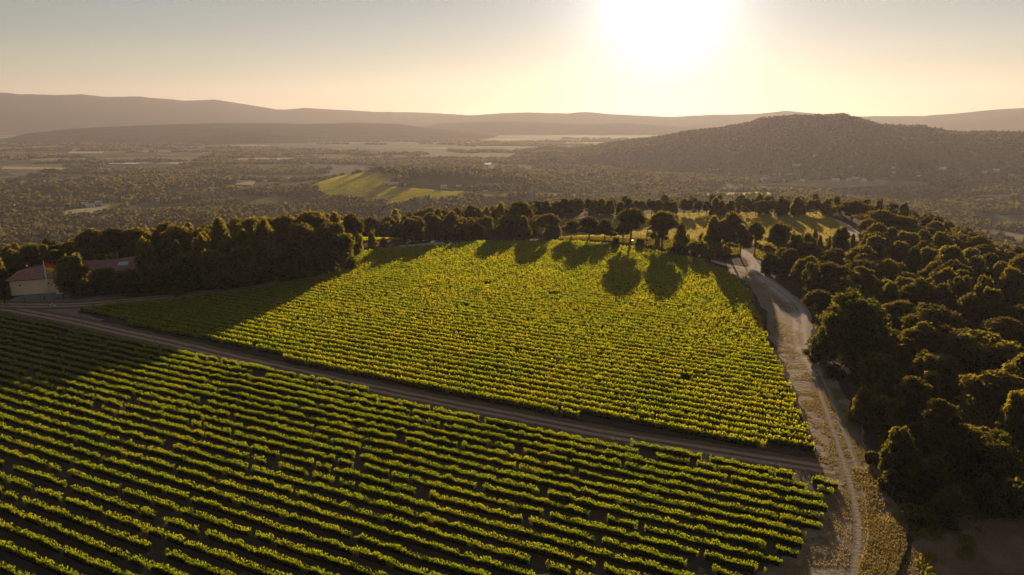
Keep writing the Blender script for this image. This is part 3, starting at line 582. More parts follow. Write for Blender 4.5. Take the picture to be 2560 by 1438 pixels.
# ------------------------------------------------------------------ trees: prototypes
ICO = None
def ico():
    global ICO
    if ICO is None:
        import bmesh
        bm = bmesh.new(); bmesh.ops.create_icosphere(bm, subdivisions=2, radius=1.0)
        ICO = (np.array([v.co[:] for v in bm.verts]), np.array([[v.index for v in f.verts] for f in bm.faces])); bm.free()
    return ICO
def crown_mesh(name, lobes, n, size, mat, seed, core=0.70, asp=1.5, upb=0.25, up=0.15):
    rng = np.random.default_rng(seed); L = np.array(lobes); wgt = (L[:, 3] * L[:, 4] + L[:, 3] * L[:, 5]); wgt = wgt / wgt.sum()
    k = rng.choice(len(L), n * 2, p=wgt); d = rng.normal(size=(n * 2, 3)); d[:, 2] += upb; d /= np.linalg.norm(d, axis=1)[:, None]
    lump = 1 + (vnoise(d[:, 0] * 3 + k * 7.7, d[:, 1] * 3 + d[:, 2] * 3, seed) - 0.5) * 0.7
    r = rng.uniform(0.62, 1.12, n * 2) * lump
    c = L[k, :3] + d * L[k, 3:6] * r[:, None]
    ins = np.zeros(n * 2, bool)
    for i in range(len(L)):
        q = ((c - L[i, :3]) / L[i, 3:6]); ins |= ((q * q).sum(1) < 0.5) & (k != i)
    ok = ~ins & (c[:, 2] > 0.15); c = c[ok][:n]; d = d[ok][:n]
    nr = d * 0.55 + rng.normal(size=c.shape) * 0.7
    V, f = leaf_quads(c, nr, size * rng.uniform(0.6, 1.35, len(c)), asp, up, rng)
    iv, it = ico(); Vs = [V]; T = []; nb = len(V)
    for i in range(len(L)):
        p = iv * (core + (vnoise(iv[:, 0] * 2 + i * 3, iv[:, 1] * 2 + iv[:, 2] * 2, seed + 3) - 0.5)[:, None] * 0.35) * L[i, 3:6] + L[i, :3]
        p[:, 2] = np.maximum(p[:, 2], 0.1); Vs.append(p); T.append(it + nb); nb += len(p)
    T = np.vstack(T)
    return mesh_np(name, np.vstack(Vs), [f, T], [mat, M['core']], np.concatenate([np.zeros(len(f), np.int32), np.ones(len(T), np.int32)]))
def trunk_mesh(name, forks, base_r):
    m = MB()
    for pts, r0, r1 in forks:
        n = len(pts); m.tube(pts, [r0 + (r1 - r0) * i / (n - 1) for i in range(n)], 7)
    me = bpy.data.meshes.new(name); me.from_pydata(m.v, [], m.f); me.materials.append(M['bark']); me.update(); return me
PROTO = {}
def protos():
    r = random.Random(5)
    def U(a, b): return r.uniform(a, b)
    for v in range(5):                              # broad irregular pines, nominal 12 m high and 9 m wide
        L = []
        for i in range(24):
            a = U(0, 6.28); q = math.sqrt(U(0, 1)); z = U(4.2, 10.0); k = 1 - max(0, z - 7) / 5
            R_ = U(0.8, 1.9); L.append((math.cos(a) * q * 3.6 * k, math.sin(a) * q * 3.6 * k, z, R_ * U(.8, 1.3), R_ * U(.8, 1.3), R_ * U(0.42, 0.72)))
        L.append((U(-.5, .5), U(-.5, .5), 10.3, 1.5, 1.5, 1.3))
        forks = [([(0, 0, 0), (U(-.2, .2), U(-.2, .2), 3), (U(-.4, .4), U(-.4, .4), 7), (0, 0, 9.5)], 0.30, 0.08)]
        for i in range(5): forks.append(([(0, 0, U(3, 5)), (L[i][0] * .5, L[i][1] * .5, L[i][2] - 1.0), L[i][:3]], 0.12, 0.04))
        PROTO.setdefault('pine', []).append((crown_mesh("crown", L, 6500, 0.38, M['pine'], 20 + v, 0.58, 1.7), trunk_mesh("trunk", forks, .3), 12.0, 9.0))
    for v in range(4):                              # umbrella pines, nominal 12 m high and 9 m wide
        L = []
        for i in range(15):
            a = i * 2.4 + U(-.3, .3); q = math.sqrt((i + .5) / 15); z = 10.4 - 2.6 * q * q + U(-.4, .4)
            R_ = U(1.3, 1.9); L.append((math.cos(a) * q * 3.2, math.sin(a) * q * 3.2, z, R_, R_, R_ * 0.68))
        for i in range(3): a = U(0, 6.28); L.append((math.cos(a) * 2.4, math.sin(a) * 2.4, U(6.0, 7.4), 1.2, 1.2, 0.8))
        b = (U(-.4, .4), U(-.4, .4), 4.2 + U(-.6, .6))
        forks = [([(0, 0, 0), (b[0] * .4, b[1] * .4, 2), b], 0.34, 0.26)]
        for i in (3, 6, 8, 10, 12, 14): p = L[i]; forks.append(([b, (p[0] * .45 + b[0] * .5, p[1] * .45 + b[1] * .5, 6.4), (p[0] * .9, p[1] * .9, p[2] - .4)], 0.17, 0.05))
        for i in (15, 16, 17): p = L[i]; forks.append(([(b[0], b[1], 4.6), (p[0] * .6, p[1] * .6, p[2] - .5), p[:3]], 0.08, 0.03))
        PROTO.setdefault('umbrella', []).append((crown_mesh("crown", L, 5200, 0.38, M['pine'], 40 + v, 0.66), trunk_mesh("trunk", forks, .34), 12.0, 9.0))
    for v in range(5):                              # broadleaf oaks leafy to the ground, nominal 11 m high and 10 m wide
        L = []
        for i in range(38):
            a = i * 2.4 + U(-.4, .4); z = U(1.4, 8.8); k = math.sqrt(max(0.05, 1 - ((z - 3.6) / 6.6) ** 2)); q = 3.5 * k * U(.65, 1)
            R_ = U(0.8, 1.7); L.append((math.cos(a) * q, math.sin(a) * q, z, R_, R_, R_ * .9))
        for i in range(7): L.append((U(-1.8, 1.8), U(-1.8, 1.8), U(8, 9.8), U(.8, 1.3), U(.8, 1.3), 1.1))
        L.append((0, 0, 4.5, 3.2, 3.2, 3.8))
        forks = [([(0, 0, 0), (.1, 0, 2), (0, .1, 5)], 0.34, 0.15)]
        PROTO.setdefault('oak', []).append((crown_mesh("crown", L, 9000, 0.40, M['oak'], 60 + v, 0.72, 1.4), trunk_mesh("trunk", forks, .3), 11.0, 10.0))
    for v in range(4):                              # young conical pines with tufty tops, nominal 8 m high and 5 m wide
        L = []
        for i in range(16):
            z = 0.9 + 6.2 * (i / 15); q = (1 - (z / 8.2) ** 2) * 1.8; a = i * 2.4
            R_ = 0.6 + 0.7 * (1 - z / 9); L.append((math.cos(a) * q * U(.5, 1), math.sin(a) * q * U(.5, 1), z, R_, R_, R_ * 1.2))
        L.append((0, 0, 7.3, .5, .5, .8)); L.append((0, 0, 3, 1.5, 1.5, 2.8))
        forks = [([(0, 0, 0), (0, 0, 4), (0, 0, 7)], 0.15, 0.04)]
        PROTO.setdefault('young', []).append((crown_mesh("crown", L, 3600, 0.34, M['young'], 80 + v, 0.62, 1.9, 0.3, 0.5), trunk_mesh("trunk", forks, .15), 8.0, 5.0))
    PROTO['bigoak'] = []; PROTO['bigpine'] = []
    for v in range(2):                              # the large near crowns, with finer leaves
        L = []
        for i in range(64):
            a = i * 2.4 + U(-.4, .4); z = U(1.0, 9.4); k = math.sqrt(max(0.05, 1 - ((z - 3.4) / 6.9) ** 2)); q = 4.0 * k * U(.7, 1)
            R_ = U(0.55, 1.25); L.append((math.cos(a) * q, math.sin(a) * q, z, R_, R_, R_ * U(.8, 1.2)))
        L.append((0, 0, 4.5, 3.4, 3.4, 3.9))
        PROTO['bigoak'].append((crown_mesh("crown", L, 16000, 0.25, M['oak'], 140 + v, 0.7, 1.5), trunk_mesh("trunk", [([(0, 0, 0), (.1, 0, 2), (0, .1, 5)], 0.34, 0.15)], .3), 11.0, 10.0))
    for v in range(3):
        L = []
        for i in range(46):
            a = U(0, 6.28); q = math.sqrt(U(0, 1)); z = U(3.6, 10.6); k = 1 - max(0, z - 7) / 5.2
            R_ = U(0.6, 1.35); L.append((math.cos(a) * q * 3.7 * k, math.sin(a) * q * 3.7 * k, z, R_, R_, R_ * U(0.5, 0.8)))
        forks = [([(0, 0, 0), (U(-.2, .2), U(-.2, .2), 3), (U(-.4, .4), U(-.4, .4), 7), (0, 0, 9.5)], 0.28, 0.08)]
        for i in range(9): forks.append(([(0, 0, U(2.5, 5)), (L[i][0] * .5, L[i][1] * .5, L[i][2] - .9), L[i][:3]], 0.10, 0.03))
        PROTO['bigpine'].append((crown_mesh("crown", L, 11000, 0.27, M['pine'], 150 + v, 0.6, 1.7, 0.3, 0.2), trunk_mesh("trunk", forks, .3), 12.0, 9.0))
    for v in range(4):                              # rounded shrubs, nominal 3 m high and 4 m wide
        L = []
        for i in range(9):
            a = i * 2.4; q = U(.3, 1.35); R_ = U(.6, 1.0); L.append((math.cos(a) * q, math.sin(a) * q, U(.6, 2.1), R_, R_, R_ * .9))
        forks = [([(0, 0, 0), (0, 0, 1), (.1, .1, 1.8)], 0.08, 0.03)]
        PROTO.setdefault('shrub', []).append((crown_mesh("crown", L, 1300, 0.24, M['oak'], 100 + v, 0.78, 1.6, 0.3, 0.2), trunk_mesh("stem", forks, .1), 3.0, 4.0))
    L = [(0, 0, 1 + i * 1.05, 0.62 - 0.05 * i, 0.62 - 0.05 * i, 1.0) for i in range(8)]
    PROTO['cypress'] = [(crown_mesh("crown", L, 1800, 0.22, M['pine'], 120, 0.9, 2.0, 0.2, 0.6), trunk_mesh("trunk", [([(0, 0, 0), (0, 0, 2), (0, 0, 7)], .1, .03)], .1), 9.4, 1.3)]
protos()
KNAME = {'pine': 'pine_tree', 'umbrella': 'umbrella_pine', 'oak': 'oak_tree', 'young': 'young_pine', 'shrub': 'shrub', 'cypress': 'cypress_tree', 'bigoak': 'oak_tree', 'bigpine': 'pine_tree'}
KCAT = {'pine': 'pine tree', 'umbrella': 'umbrella pine', 'oak': 'oak tree', 'young': 'young pine', 'shrub': 'shrub', 'cypress': 'cypress', 'bigoak': 'oak tree', 'bigpine': 'pine tree'}
TREES = []                                          # (x, y, radius, kind, short name or None)
def plant(x, y, h, wd, kind, label=None, group=None, short=None):
    pr = PROTO[kind]; c, t, h0, w0 = rnd.choice(pr)
    z = float(ground_z(np.array([x]), np.array([y]))[0])
    o = empty(KNAME[kind], (x, y, z), rnd.uniform(0, 6.283), (wd / w0, wd / w0 * rnd.uniform(.92, 1.08), h / h0))
    link("crown", c, o); link("stem" if kind == 'shrub' else "trunk", t, o)
    tag(o, label, KCAT[kind], group); TREES.append((x, y, wd / 2, kind, short, o, h)); return o
def pt(x, yb, yt, wpx, kind, label, short=None, group=None):
    X, Y = G(x, yb); d = ray(x, yt); z = H + d[2] / math.hypot(d[0], d[1]) * math.hypot(X, Y)
    t = -H / ray(x, yb)[2]; z -= float(ground_z(np.array([X]), np.array([Y]))[0])
    return plant(X, Y, max(z, 1.0), wpx / F * t, kind, label, group, short)
gl, gm, gh, gr, gf = "trees of the wood behind the tiled house", "trees along the top of the upper vineyard", "hedge trees along the back of the pale field", "trees beside the gravel road", "trees of the wood beyond the gravel road"
SPEC = [
 (190, 739, 632, 100, 'oak', "round oak with sunlit crown hiding the corner of the tiled house", "the sunlit oak by the tiled house", gl),
 (12, 747, 684, 15, 'cypress', "slim dark cypress at the corner of the ochre house", None, gl),
 (268, 735, 664, 72, 'oak', "low dark oak just beside the courtyard, its top lit", None, gl),
 (330, 737, 672, 90, 'oak', "dark spreading oak between courtyard and path, below the skylight roof", "the dark oak below the skylight roof", gl),
 (395, 734, 655, 100, 'oak', "blue-green holm oak on the path edge, next after the skylight roof", None, gl),
 (468, 731, 630, 100, 'oak', "broad shaded oak on the path edge facing the tip of the upper vineyard", "the broad shaded oak on the path edge", gl),
 (545, 725, 622, 100, 'oak', "blue-green oak in the middle of the shaded front along the path", None, gl),
 (615, 718, 606, 95, 'oak', "dark green oak in the shaded front, where the path starts to climb", None, gl),
 (680, 706, 600, 100, 'oak', "bright-topped oak at the path edge, two trees before the wood's rounded corner", None, gl),
 (745, 697, 596, 95, 'oak', "shaded oak at the path edge, last before the wood's rounded corner", None, gl),
 (835, 678, 556, 125, 'oak', "tall rounded oak ending the wood where path meets vineyard", "the tall rounded oak ending the wood", gl),
 (812, 683, 594, 92, 'pine', "soft rounded pine leaning out in front of the wood's rounded end", None, gl),
 (790, 662, 520, 105, 'umbrella', "wide dark umbrella pine crowning the wood above the rounded oak", "the wide umbrella pine above the wood", gl),
 (720, 666, 535, 80, 'umbrella', "dark umbrella pine on the wood's skyline, next to the widest one", None, gl),
 (884, 652, 531, 62, 'umbrella', "umbrella pine with bare trunk standing behind the rounded end of the wood", "the bare-trunked pine behind the wood", gl),
 (640, 674, 538, 70, 'umbrella', "small umbrella pine rising from the middle of the wood", None, gl),
 (430, 684, 551, 70, 'umbrella', "dark umbrella pine on the wood's crest above the path", "the dark umbrella pine on the crest", gl),
 (350, 688, 564, 80, 'umbrella', "flat-topped dark pine on the crest behind the skylight roof", None, gl),
 (300, 690, 565, 80, 'umbrella', "flat-topped dark pine on the crest, directly behind the courtyard oak", None, gl),
 (240, 692, 570, 85, 'umbrella', "big dark pine ending the high crest behind the flagpole house", "the big dark pine ending the crest", gl),
 (560, 672, 545, 70, 'young', "tufted golden young pine in the middle of the wood", None, gl),
 (500, 690, 580, 70, 'young', "golden young pine above the shaded oaks of the path", "the golden young pine in the wood", gl),
 (410, 692, 578, 70, 'pine', "shaded pine under the dark umbrella pine of the crest", None, gl),
 (610, 680, 580, 70, 'young', "yellow-topped young pine half way up the wood", None, gl),
 (690, 670, 568, 75, 'young', "bright yellow-topped young pine beside the rounded oak", "the yellow-topped pine", gl),
 (745, 668, 572, 75, 'pine', "sunlit full pine touching the rounded oak", None, gl),
 (520, 700, 605, 55, 'young', "pointed young pine poking out of the shaded front", None, gl),
 # trees along the top of the upper vineyard
 (930, 616, 581, 26, 'young', "little golden conical pine in front of the small green field", "the little conical pine", gm),
 (960, 614, 594, 24, 'young', "smaller of two golden pines before the small green field", None, gm),
 (1030, 604, 545, 66, 'oak', "bright-crowned oak behind the white wall", "the bright oak behind the white wall", gm),
 (1080, 598, 529, 62, 'pine', "dark full pine just behind the white wall", None, gm),
 (1130, 592, 527, 60, 'pine', "brown shaded pine standing past the end of the white wall", None, gm),
 (1195, 595, 558, 40, 'pine', "slim bushy pine at the corner of the upper vineyard", None, gm),
 (1265, 590, 537, 62, 'oak', "broad tree with yellow-green top at the vineyard's upper edge", "the yellow-green oak", gm),
 (1310, 590, 541, 36, 'young', "narrow shaded tree touching the yellow-green one", None, gm),
 (1300, 572, 500, 62, 'umbrella', "tall dark-headed pine rising above the middle belt", "the tall dark-headed pine", gm),
 (1370, 597, 533, 62, 'umbrella', "low umbrella pine with bare trunk beside the pale field", "the low umbrella pine by the pale field", gm),
 (1428, 603, 549, 44, 'pine', "smallest of three bushy pines before the pale field", None, gm),
 (1472, 604, 539, 74, 'pine', "tallest of three bushy pines before the pale field", "the three bushy pines", gm),
 (1512, 605, 547, 54, 'pine', "bushy pine nearest the tall pair of bare trunks", None, gm),
 (1575, 613, 516, 84, 'umbrella', "tall umbrella pine with forked bare trunk in front of the pale field", "the tall forked umbrella pine", gm),
 (1556, 619, 555, 40, 'umbrella', "thin leaning pine sharing the umbrella pine's foot", None, gm),
 (1655, 620, 526, 74, 'umbrella', "dense dark pine standing over the wooden lookout", "the dense pine over the lookout", gm),
 (1648, 622, 545, 50, 'pine', "bushy lower pine pressed against the wooden lookout", None, gm),
 (1700, 618, 557, 38, 'young', "short pine with level branches next to the lookout pine", None, gm),
 (1780, 632, 542, 50, 'young', "pale feathery pine between the lookout and the road bend", None, gm),
 (1822, 640, 526, 84, 'pine', "broad dark pine over the road junction", "the broad pine over the junction", gm),
 (1850, 645, 560, 56, 'pine', "drooping pine right at the road junction", None, gm),
 (1690, 641, 600, 54, 'shrub', "rounded bush at the vineyard edge below the lookout", None, gm),
 (1742, 647, 600, 60, 'shrub', "pale rounded bush between the lookout and the junction", None, gm),
 (1772, 652, 606, 44, 'shrub', "small smooth bush next to the side track", None, gm),
 (1600, 620, 592, 36, 'shrub', "dark low bush at the foot of the lookout ladder", None, gm),
 (1540, 620, 590, 30, 'shrub', "brown low bush at the foot of the umbrella pine", None, gm),
 (1885, 640, 553, 50, 'umbrella', "small round-headed pine beyond the road bend", None, gm),
 (1945, 640, 556, 84, 'pine', "dark bushy pine above the bend, before the pale field's near corner", "the dark pine above the road bend", gm),
 # big pines at the end of the pale field
 (2128, 566, 497, 92, 'pine', "big dark pine at the far corner of the pale field", "the big pine at the field corner", gf),
 (2195, 600, 521, 118, 'pine', "largest dark pine behind the field track", "the largest dark pine by the field track", gf),
 (2252, 612, 538, 104, 'pine', "dark rounded pine ending the skyline group by the field track", "the rounded pine ending the skyline", gf),
 (2205, 622, 562, 44, 'pine', "small pale pine in front of the largest dark pine", None, gf),
 (2290, 610, 575, 60, 'pine', "low flat pine on the wood's outer slope", None, gf),
 # trees beside the gravel road
 (1925, 690, 633, 60, 'oak', "dark oak in the shade at the inside of the road bend", "the dark oak at the road bend", gr),
 (1985, 655, 600, 90, 'oak', "sunlit bush-like oak between field track and gravel road", None, gr),
 (2078, 772, 650, 135, 'bigpine', "large dark-hearted pine overhanging the gravel road", "the large dark-hearted pine by the road", gr),
 (2150, 768, 660, 90, 'bigpine', "layered golden pine leaning behind the big golden oak", None, gr),
 (2122, 918, 722, 198, 'bigoak', "huge golden-topped oak on the bend of the gravel road", "the huge golden oak by the road", gr),
 (2235, 850, 742, 100, 'bigpine', "round dark pine with lit rim behind the huge golden oak", None, gr),
 (2320, 895, 754, 175, 'bigpine', "wide many-branched pine deep in the wood behind the huge oak", "the wide many-branched pine", gf),
 (2440, 960, 815, 190, 'bigoak', "warm brown oak at the outer side of the wide pine", "the warm brown oak", gf),
 (2272, 1108, 932, 130, 'bigpine', "golden rounded pine with a pale bare trunk near the clearing", "the golden rounded pine near the clearing", gf),
 (2215, 1010, 925, 70, 'oak', "dark low oak in front of the golden rounded pine", None, gr),
 (2330, 1180, 990, 150, 'bigpine', "feathery golden pine just behind the clearing", "the feathery pine behind the clearing", gf),
 (2235, 1200, 1060, 90, 'oak', "pale leafy tree at the track side of the clearing", None, gr),
 (2450, 1190, 1060, 170, 'bigoak', "silvery leafed oak behind the bare clearing", "the silvery oak behind the clearing", gf),
 (2545, 1300, 1200, 90, 'shrub', "yellow lit shrub at the edge of the bare clearing", None, gf),
 (2085, 945, 905, 60, 'shrub', "shrub with yellow flowers by the white marker post", None, gr),
 (2150, 1060, 965, 60, 'young', "yellow-green young pine at the edge of the grassy track", None, gr),
 (2195, 1060, 985, 70, 'shrub', "pale leafy shrub next to the yellow-green young pine", None, gr),
 (2180, 1160, 1125, 42, 'shrub', "small golden shrub beside the fence line", None, gr),
 (2228, 1228, 1163, 66, 'shrub', "round golden-topped shrub by the leaning fence posts", None, gr),
 (2045, 905, 870, 80, 'shrub', "trailing shrub under the huge golden oak", None, gr),
 (226, 741, 727, 30, 'shrub', "dark clipped bush beside the courtyard fence", None, gl),
]
for s in SPEC: pt(s[0], s[1], s[2], s[3], s[4], s[5], s[6], s[7])
# hedge trees: a row of narrow pines along the back of the pale field
nh = 38
for i in range(nh):
    x = 1348 + (2085 - 1348) * i / (nh - 1) + rnd.uniform(-5, 5); X, Y = G(x, 538 + rnd.uniform(-1.5, 1.5))
    kind = 'cypress' if i == 25 else rnd.choice(['pine', 'oak', 'young', 'pine'])
    hh = rnd.uniform(7.0, 8.8) * (1.06 if i > 28 else 0.96)
    plant(X, Y, hh, (2.0 if kind == 'cypress' else rnd.uniform(5.0, 7.2)), kind,
          ("thin dark cypress spire in the hedge behind the pale field" if kind == 'cypress' else f"{ordinal(i + 1)} shaded hedge pine behind the pale field, counted from the tall dark-headed pine"), gh)
LAND = [t for t in TREES if t[4]]
FILL = []
SKYX, SKYY = [-300, 0, 60, 200, 250, 330, 430, 560, 700, 790, 880, 920, 1000, 1340], [600, 606, 604, 588, 572, 567, 553, 540, 534, 524, 530, 530, 512, 502]
def under_sky(x, y, lo, hi):                      # keep a crown below the wood's skyline in the photograph
    px = 1280 + x / (y * 0.985 + 11) * F; yy = np.interp(px, SKYX, SKYY) + 3
    if 205 < px < 375 and y < 207: yy = max(yy, 674)
    if 900 < px < 1400 and y < 306: yy = max(yy, 537)
    d = ray(px, yy)
    z = float(ground_z(np.array([x]), np.array([y]))[0]); lim = H + d[2] / math.hypot(d[0], d[1]) * math.hypot(x, y) - z
    return min(hi, max(lo, lim))
LIT = PG([(1985, 905), (2060, 930), (2110, 1000), (2150, 1080), (2180, 1180), (2230, 1290), (2240, 1350), (2200, 1440), (2050, 1440), (2100, 1300), (2120, 1200), (2060, 1120), (2020, 1020)])
LITB = PG([(2380, 1345), (2600, 1330), (2700, 1500), (2480, 1500)])
def keep_light(x, y, h, rad):                     # the track and a corner of the clearing lie in sun between the trees
    s_ = np.arange(4.0, h / math.tan(SUN_EL), 2.5)
    for P_, q in ((LIT, 0.8), (LITB, 0.35)):
        px_, py_ = x - math.sin(SUN_AZ) * s_, y - math.cos(SUN_AZ) * s_
        k = inside(px_, py_, P_) | (pdist(px_, py_, P_) < rad * q)
        if k.any(): h = min(h, float(s_[k].min()) * math.tan(SUN_EL) * 1.05)
    return h
def scatter(poly, n, rmin, rmax, kinds, hr, group, seed, avoid=None, gapf=0.8, sky=False):
    r = random.Random(seed); P2 = np.array(poly); lo = P2.min(0); hi = P2.max(0); placed = 0; tries = 0
    while placed < n and tries < n * 60:
        tries += 1; x = r.uniform(lo[0], hi[0]); y = r.uniform(lo[1], hi[1])
        if not inside(np.array([x]), np.array([y]), poly)[0]: continue
        rad = r.uniform(rmin, rmax)
        if avoid and avoid(x, y, rad): continue
        if any((x - t[0]) ** 2 + (y - t[1]) ** 2 < (gapf * (rad + t[2])) ** 2 for t in TREES): continue
        k = r.choice(kinds); h = r.uniform(*hr)
        if sky: h = under_sky(x, y, 4.0 if y < 207 and x < -75 else 6.5, 17.5) * (r.uniform(.62, 1.0) if seed == 1 else r.uniform(.8, 1.0))
        if k == 'shrub': h *= 0.35
        if seed in (6, 7):
            h = keep_light(x, y, h, rad)
            if h < 1.5: continue
            if h < 3.5: k = 'shrub'; rad = min(rad, 2.2)
            elif h < 6.0: k = r.choice(['young', 'oak']); rad = min(rad, h * .55)
        wd = rad * 2 * (0.75 if k == 'young' else 1.0)
        if sky and h > 9: wd = max(wd, h * (0.5 if k == 'young' else 0.62))
        plant(x, y, h, wd, k, None, group); FILL.append(TREES[-1]); placed += 1
    return placed
HOUSEZ = [(-133.3, 178.5), (-115, 186), (-120, 204), (-141, 196)]
def near_house(x, y, rad):
    return (pdist(np.array([x]), np.array([y]), HOUSEZ)[0] < rad + 0.5 or inside(np.array([x]), np.array([y]), HOUSEZ)[0] or
            pdist(np.array([x]), np.array([y]), COURT)[0] < rad * 0.7 or inside(np.array([x]), np.array([y]), COURT)[0] or
            (-128 < x < -98 and 190 < y < 216))
LW = PG([(250, 736), (400, 728), (600, 712), (760, 690), (885, 664), (892, 630), (890, 603), (800, 602), (600, 622), (400, 645), (250, 660), (0, 690), (-200, 704), (-320, 735), (-60, 735), (40, 712), (160, 700), (240, 712)])
print("left", scatter(LW, 85, 2.6, 4.2, ['pine', 'young', 'oak', 'young', 'umbrella'], (8.5, 12.0), gl, 1, near_house, 0.72, True))
SKY = [(x, y) for x, y in PG([(-200, 704), (0, 690), (250, 660), (400, 645), (600, 622), (800, 602), (900, 588), (905, 575), (800, 585), (600, 604), (400, 625), (250, 640), (0, 668), (-200, 680)])]
print("crest", scatter(SKY, 40, 2.6, 4.2, ['umbrella', 'pine', 'young'], (7.0, 11.0), gl, 2, near_house, 0.75, True))
def gapgreen(x, y, rad):
    d = x / y; px = 1280 + d * F * 0.985   # keep the small green field in sight
    return inside(np.array([x]), np.array([y]), GREENP)[0] or pdist(np.array([x]), np.array([y]), GREENP)[0] < rad + 1 or (890 < px < 1000 and y > 235 and y < 262)
MW = PG([(985, 604), (1110, 597), (1180, 592), (1400, 590), (1420, 585), (1345, 578), (1330, 552), (1180, 552), (1010, 560), (1000, 585), (985, 596)])
print("mid", scatter(MW, 48, 2.6, 4.2, ['pine', 'young', 'oak', 'umbrella', 'young'], (8.0, 11.5), gm, 3, gapgreen, 0.72, True))
MW2 = PG([(900, 575), (1010, 563), (1180, 554), (1345, 548), (1345, 541), (1180, 541), (1000, 550), (880, 565)])
print("mid back", scatter(MW2, 34, 3.0, 4.4, ['pine', 'young', 'umbrella'], (6.5, 9.0), gm, 4, gapgreen, 0.75, True))
ME = PG([(1640, 622), (1750, 645), (1850, 642), (1880, 632), (1845, 612), (1800, 610), (1690, 612), (1640, 612)])
print("edge", scatter(ME, 22, 1.3, 2.4, ['shrub', 'young', 'shrub'], (3.2, 5.5), gm, 5, lambda x, y, r: pdist(np.array([x]), np.array([y]), PG([(1800, 600), (1835, 618), (1862, 634)]), False)[0] < r + 2, 0.75))
MLOW = PG([(1882, 640), (1890, 614), (1990, 614), (2140, 600), (2150, 626), (2050, 648), (1960, 658), (1922, 662)])
print("low", scatter(MLOW, 34, 1.4, 2.4, ['shrub', 'shrub', 'young'], (4.5, 7.5), gr, 8, lambda x, y, r: pdist(np.array([x]), np.array([y]), PG([(1862, 634), (1884, 650), (1890, 664)]), False)[0] < r + 3, 0.7))
RW = PG([(1905, 655), (1925, 690), (1985, 735), (2025, 775), (2040, 830), (2120, 935), (2150, 985), (2185, 1060), (2210, 1140), (2260, 1205), (2560, 1215), (2900, 1260), (3300, 1000), (3000, 760), (2700, 680), (2560, 660), (2400, 620), (2290, 597), (2180, 590), (2155, 622), (2050, 622), (1970, 632), (1915, 640)])
LOWR = PG([(1935, 640), (1965, 660), (2050, 650), (2150, 628), (2160, 600), (2130, 592), (1960, 606)])
def awayroad(x, y, rad):
    return (rad > 2.3 and inside(np.array([x]), np.array([y]), LOWR)[0]) or inside(np.array([x]), np.array([y]), VERGE)[0] or pdist(np.array([x]), np.array([y]), VERGE)[0] < rad * 0.75 or inside(np.array([x]), np.array([y]), CLEAR)[0]
print("right", scatter(RW, 140, 2.8, 5.2, ['pine', 'oak', 'pine', 'umbrella', 'oak'], (7.5, 11.5), gf, 6, awayroad, 0.70))
print("right low", scatter(RW, 50, 1.3, 2.2, ['shrub', 'young', 'shrub'], (4.0, 6.5), gf, 7, awayroad, 0.66))
CLB = PG([(2240, 1215), (2560, 1215), (2800, 1260), (2800, 1330), (2560, 1312), (2400, 1325), (2290, 1335)])
print("clearing edge", scatter(CLB, 18, 1.0, 2.4, ['shrub', 'oak', 'shrub'], (3.0, 5.5), gf, 9, None, 0.75))
# words for the trees between the landmarks: which landmark is nearest, on which side of it, and in which order
TONE = {'pine': "round olive pine", 'umbrella': "flat-headed dark pine", 'oak': "bushy green oak", 'young': "golden young pine", 'shrub': "low leafy shrub"}
slots = {}
for t in FILL:
    L = min(LAND, key=lambda q: (q[0] - t[0]) ** 2 + (q[1] - t[1]) ** 2)
    du = (t[1] - L[1]) * L[1] / math.hypot(L[0], L[1]) + (t[0] - L[0]) * L[0] / math.hypot(L[0], L[1])
    dv = (t[0] - L[0]) * L[1] / math.hypot(L[0], L[1]) - (t[1] - L[1]) * L[0] / math.hypot(L[0], L[1])
    side = ("behind" if du > 0 else "in front of") if abs(du) > abs(dv) else ("on the house side of" if dv < 0 else "on the hill side of")
    slots.setdefault((L[4], side, t[3]), []).append((math.hypot(du, dv), t[5]))
for (nm, side, k), v in slots.items():
    v.sort(key=lambda q: q[0])
    for i, (_, o) in enumerate(v):
        o['label'] = (f"{ordinal(i + 1)} " if len(v) > 1 else "") + f"{TONE[k]} {side} {nm}"

UG = RW + []
tufts("undergrowth", RW, 60000, 0.34, 1.4, 0.7, M['oak'], None, 301, mask=lambda x, y: (fbm(x / 6, y / 6, 88) > 0.36) & ~inside(x, y, VERGE))
tufts("undergrowth", PG([(2120, 960), (2180, 1060), (2210, 1150), (2275, 1290), (2285, 1420), (2260, 1600), (2420, 1600), (2440, 1330), (2600, 1290), (2800, 1200), (2560, 1180), (2300, 1190), (2240, 1060)]), 26000, 0.22, 1.6, 0.45, M['oak'], None, 302, mask=lambda x, y: (fbm(x / 4, y / 4, 89) > 0.44) & ~inside(x, y, VERGE))
tufts("leaf_litter", PG([(2240, 1230), (2900, 1230), (2900, 1650), (2240, 1650)]), 30000, 0.10, 1.5, 0.06, M['grass'], None, 303, mask=lambda x, y: fbm(x / 3, y / 3, 90) > 0.40)
tufts("undergrowth", PG([(1395, 600), (1540, 606), (1640, 622), (1750, 646), (1850, 640), (1850, 606), (1700, 600), (1560, 596), (1400, 592)]), 22000, 0.34, 1.5, 0.9, M['oak'], None, 305, mask=lambda x, y: fbm(x / 5, y / 5, 86) > 0.30)
tufts("undergrowth", MLOW, 14000, 0.34, 1.5, 0.8, M['oak'], None, 306)
tufts("undergrowth", LW, 22000, 0.34, 1.4, 0.7, M['oak'], None, 304, mask=lambda x, y: (fbm(x / 6, y / 6, 88) > 0.40) & (pdist(x, y, HOUSEZ) > 4) & ~inside(x, y, HOUSEZ) & ~inside(x, y, COURT))
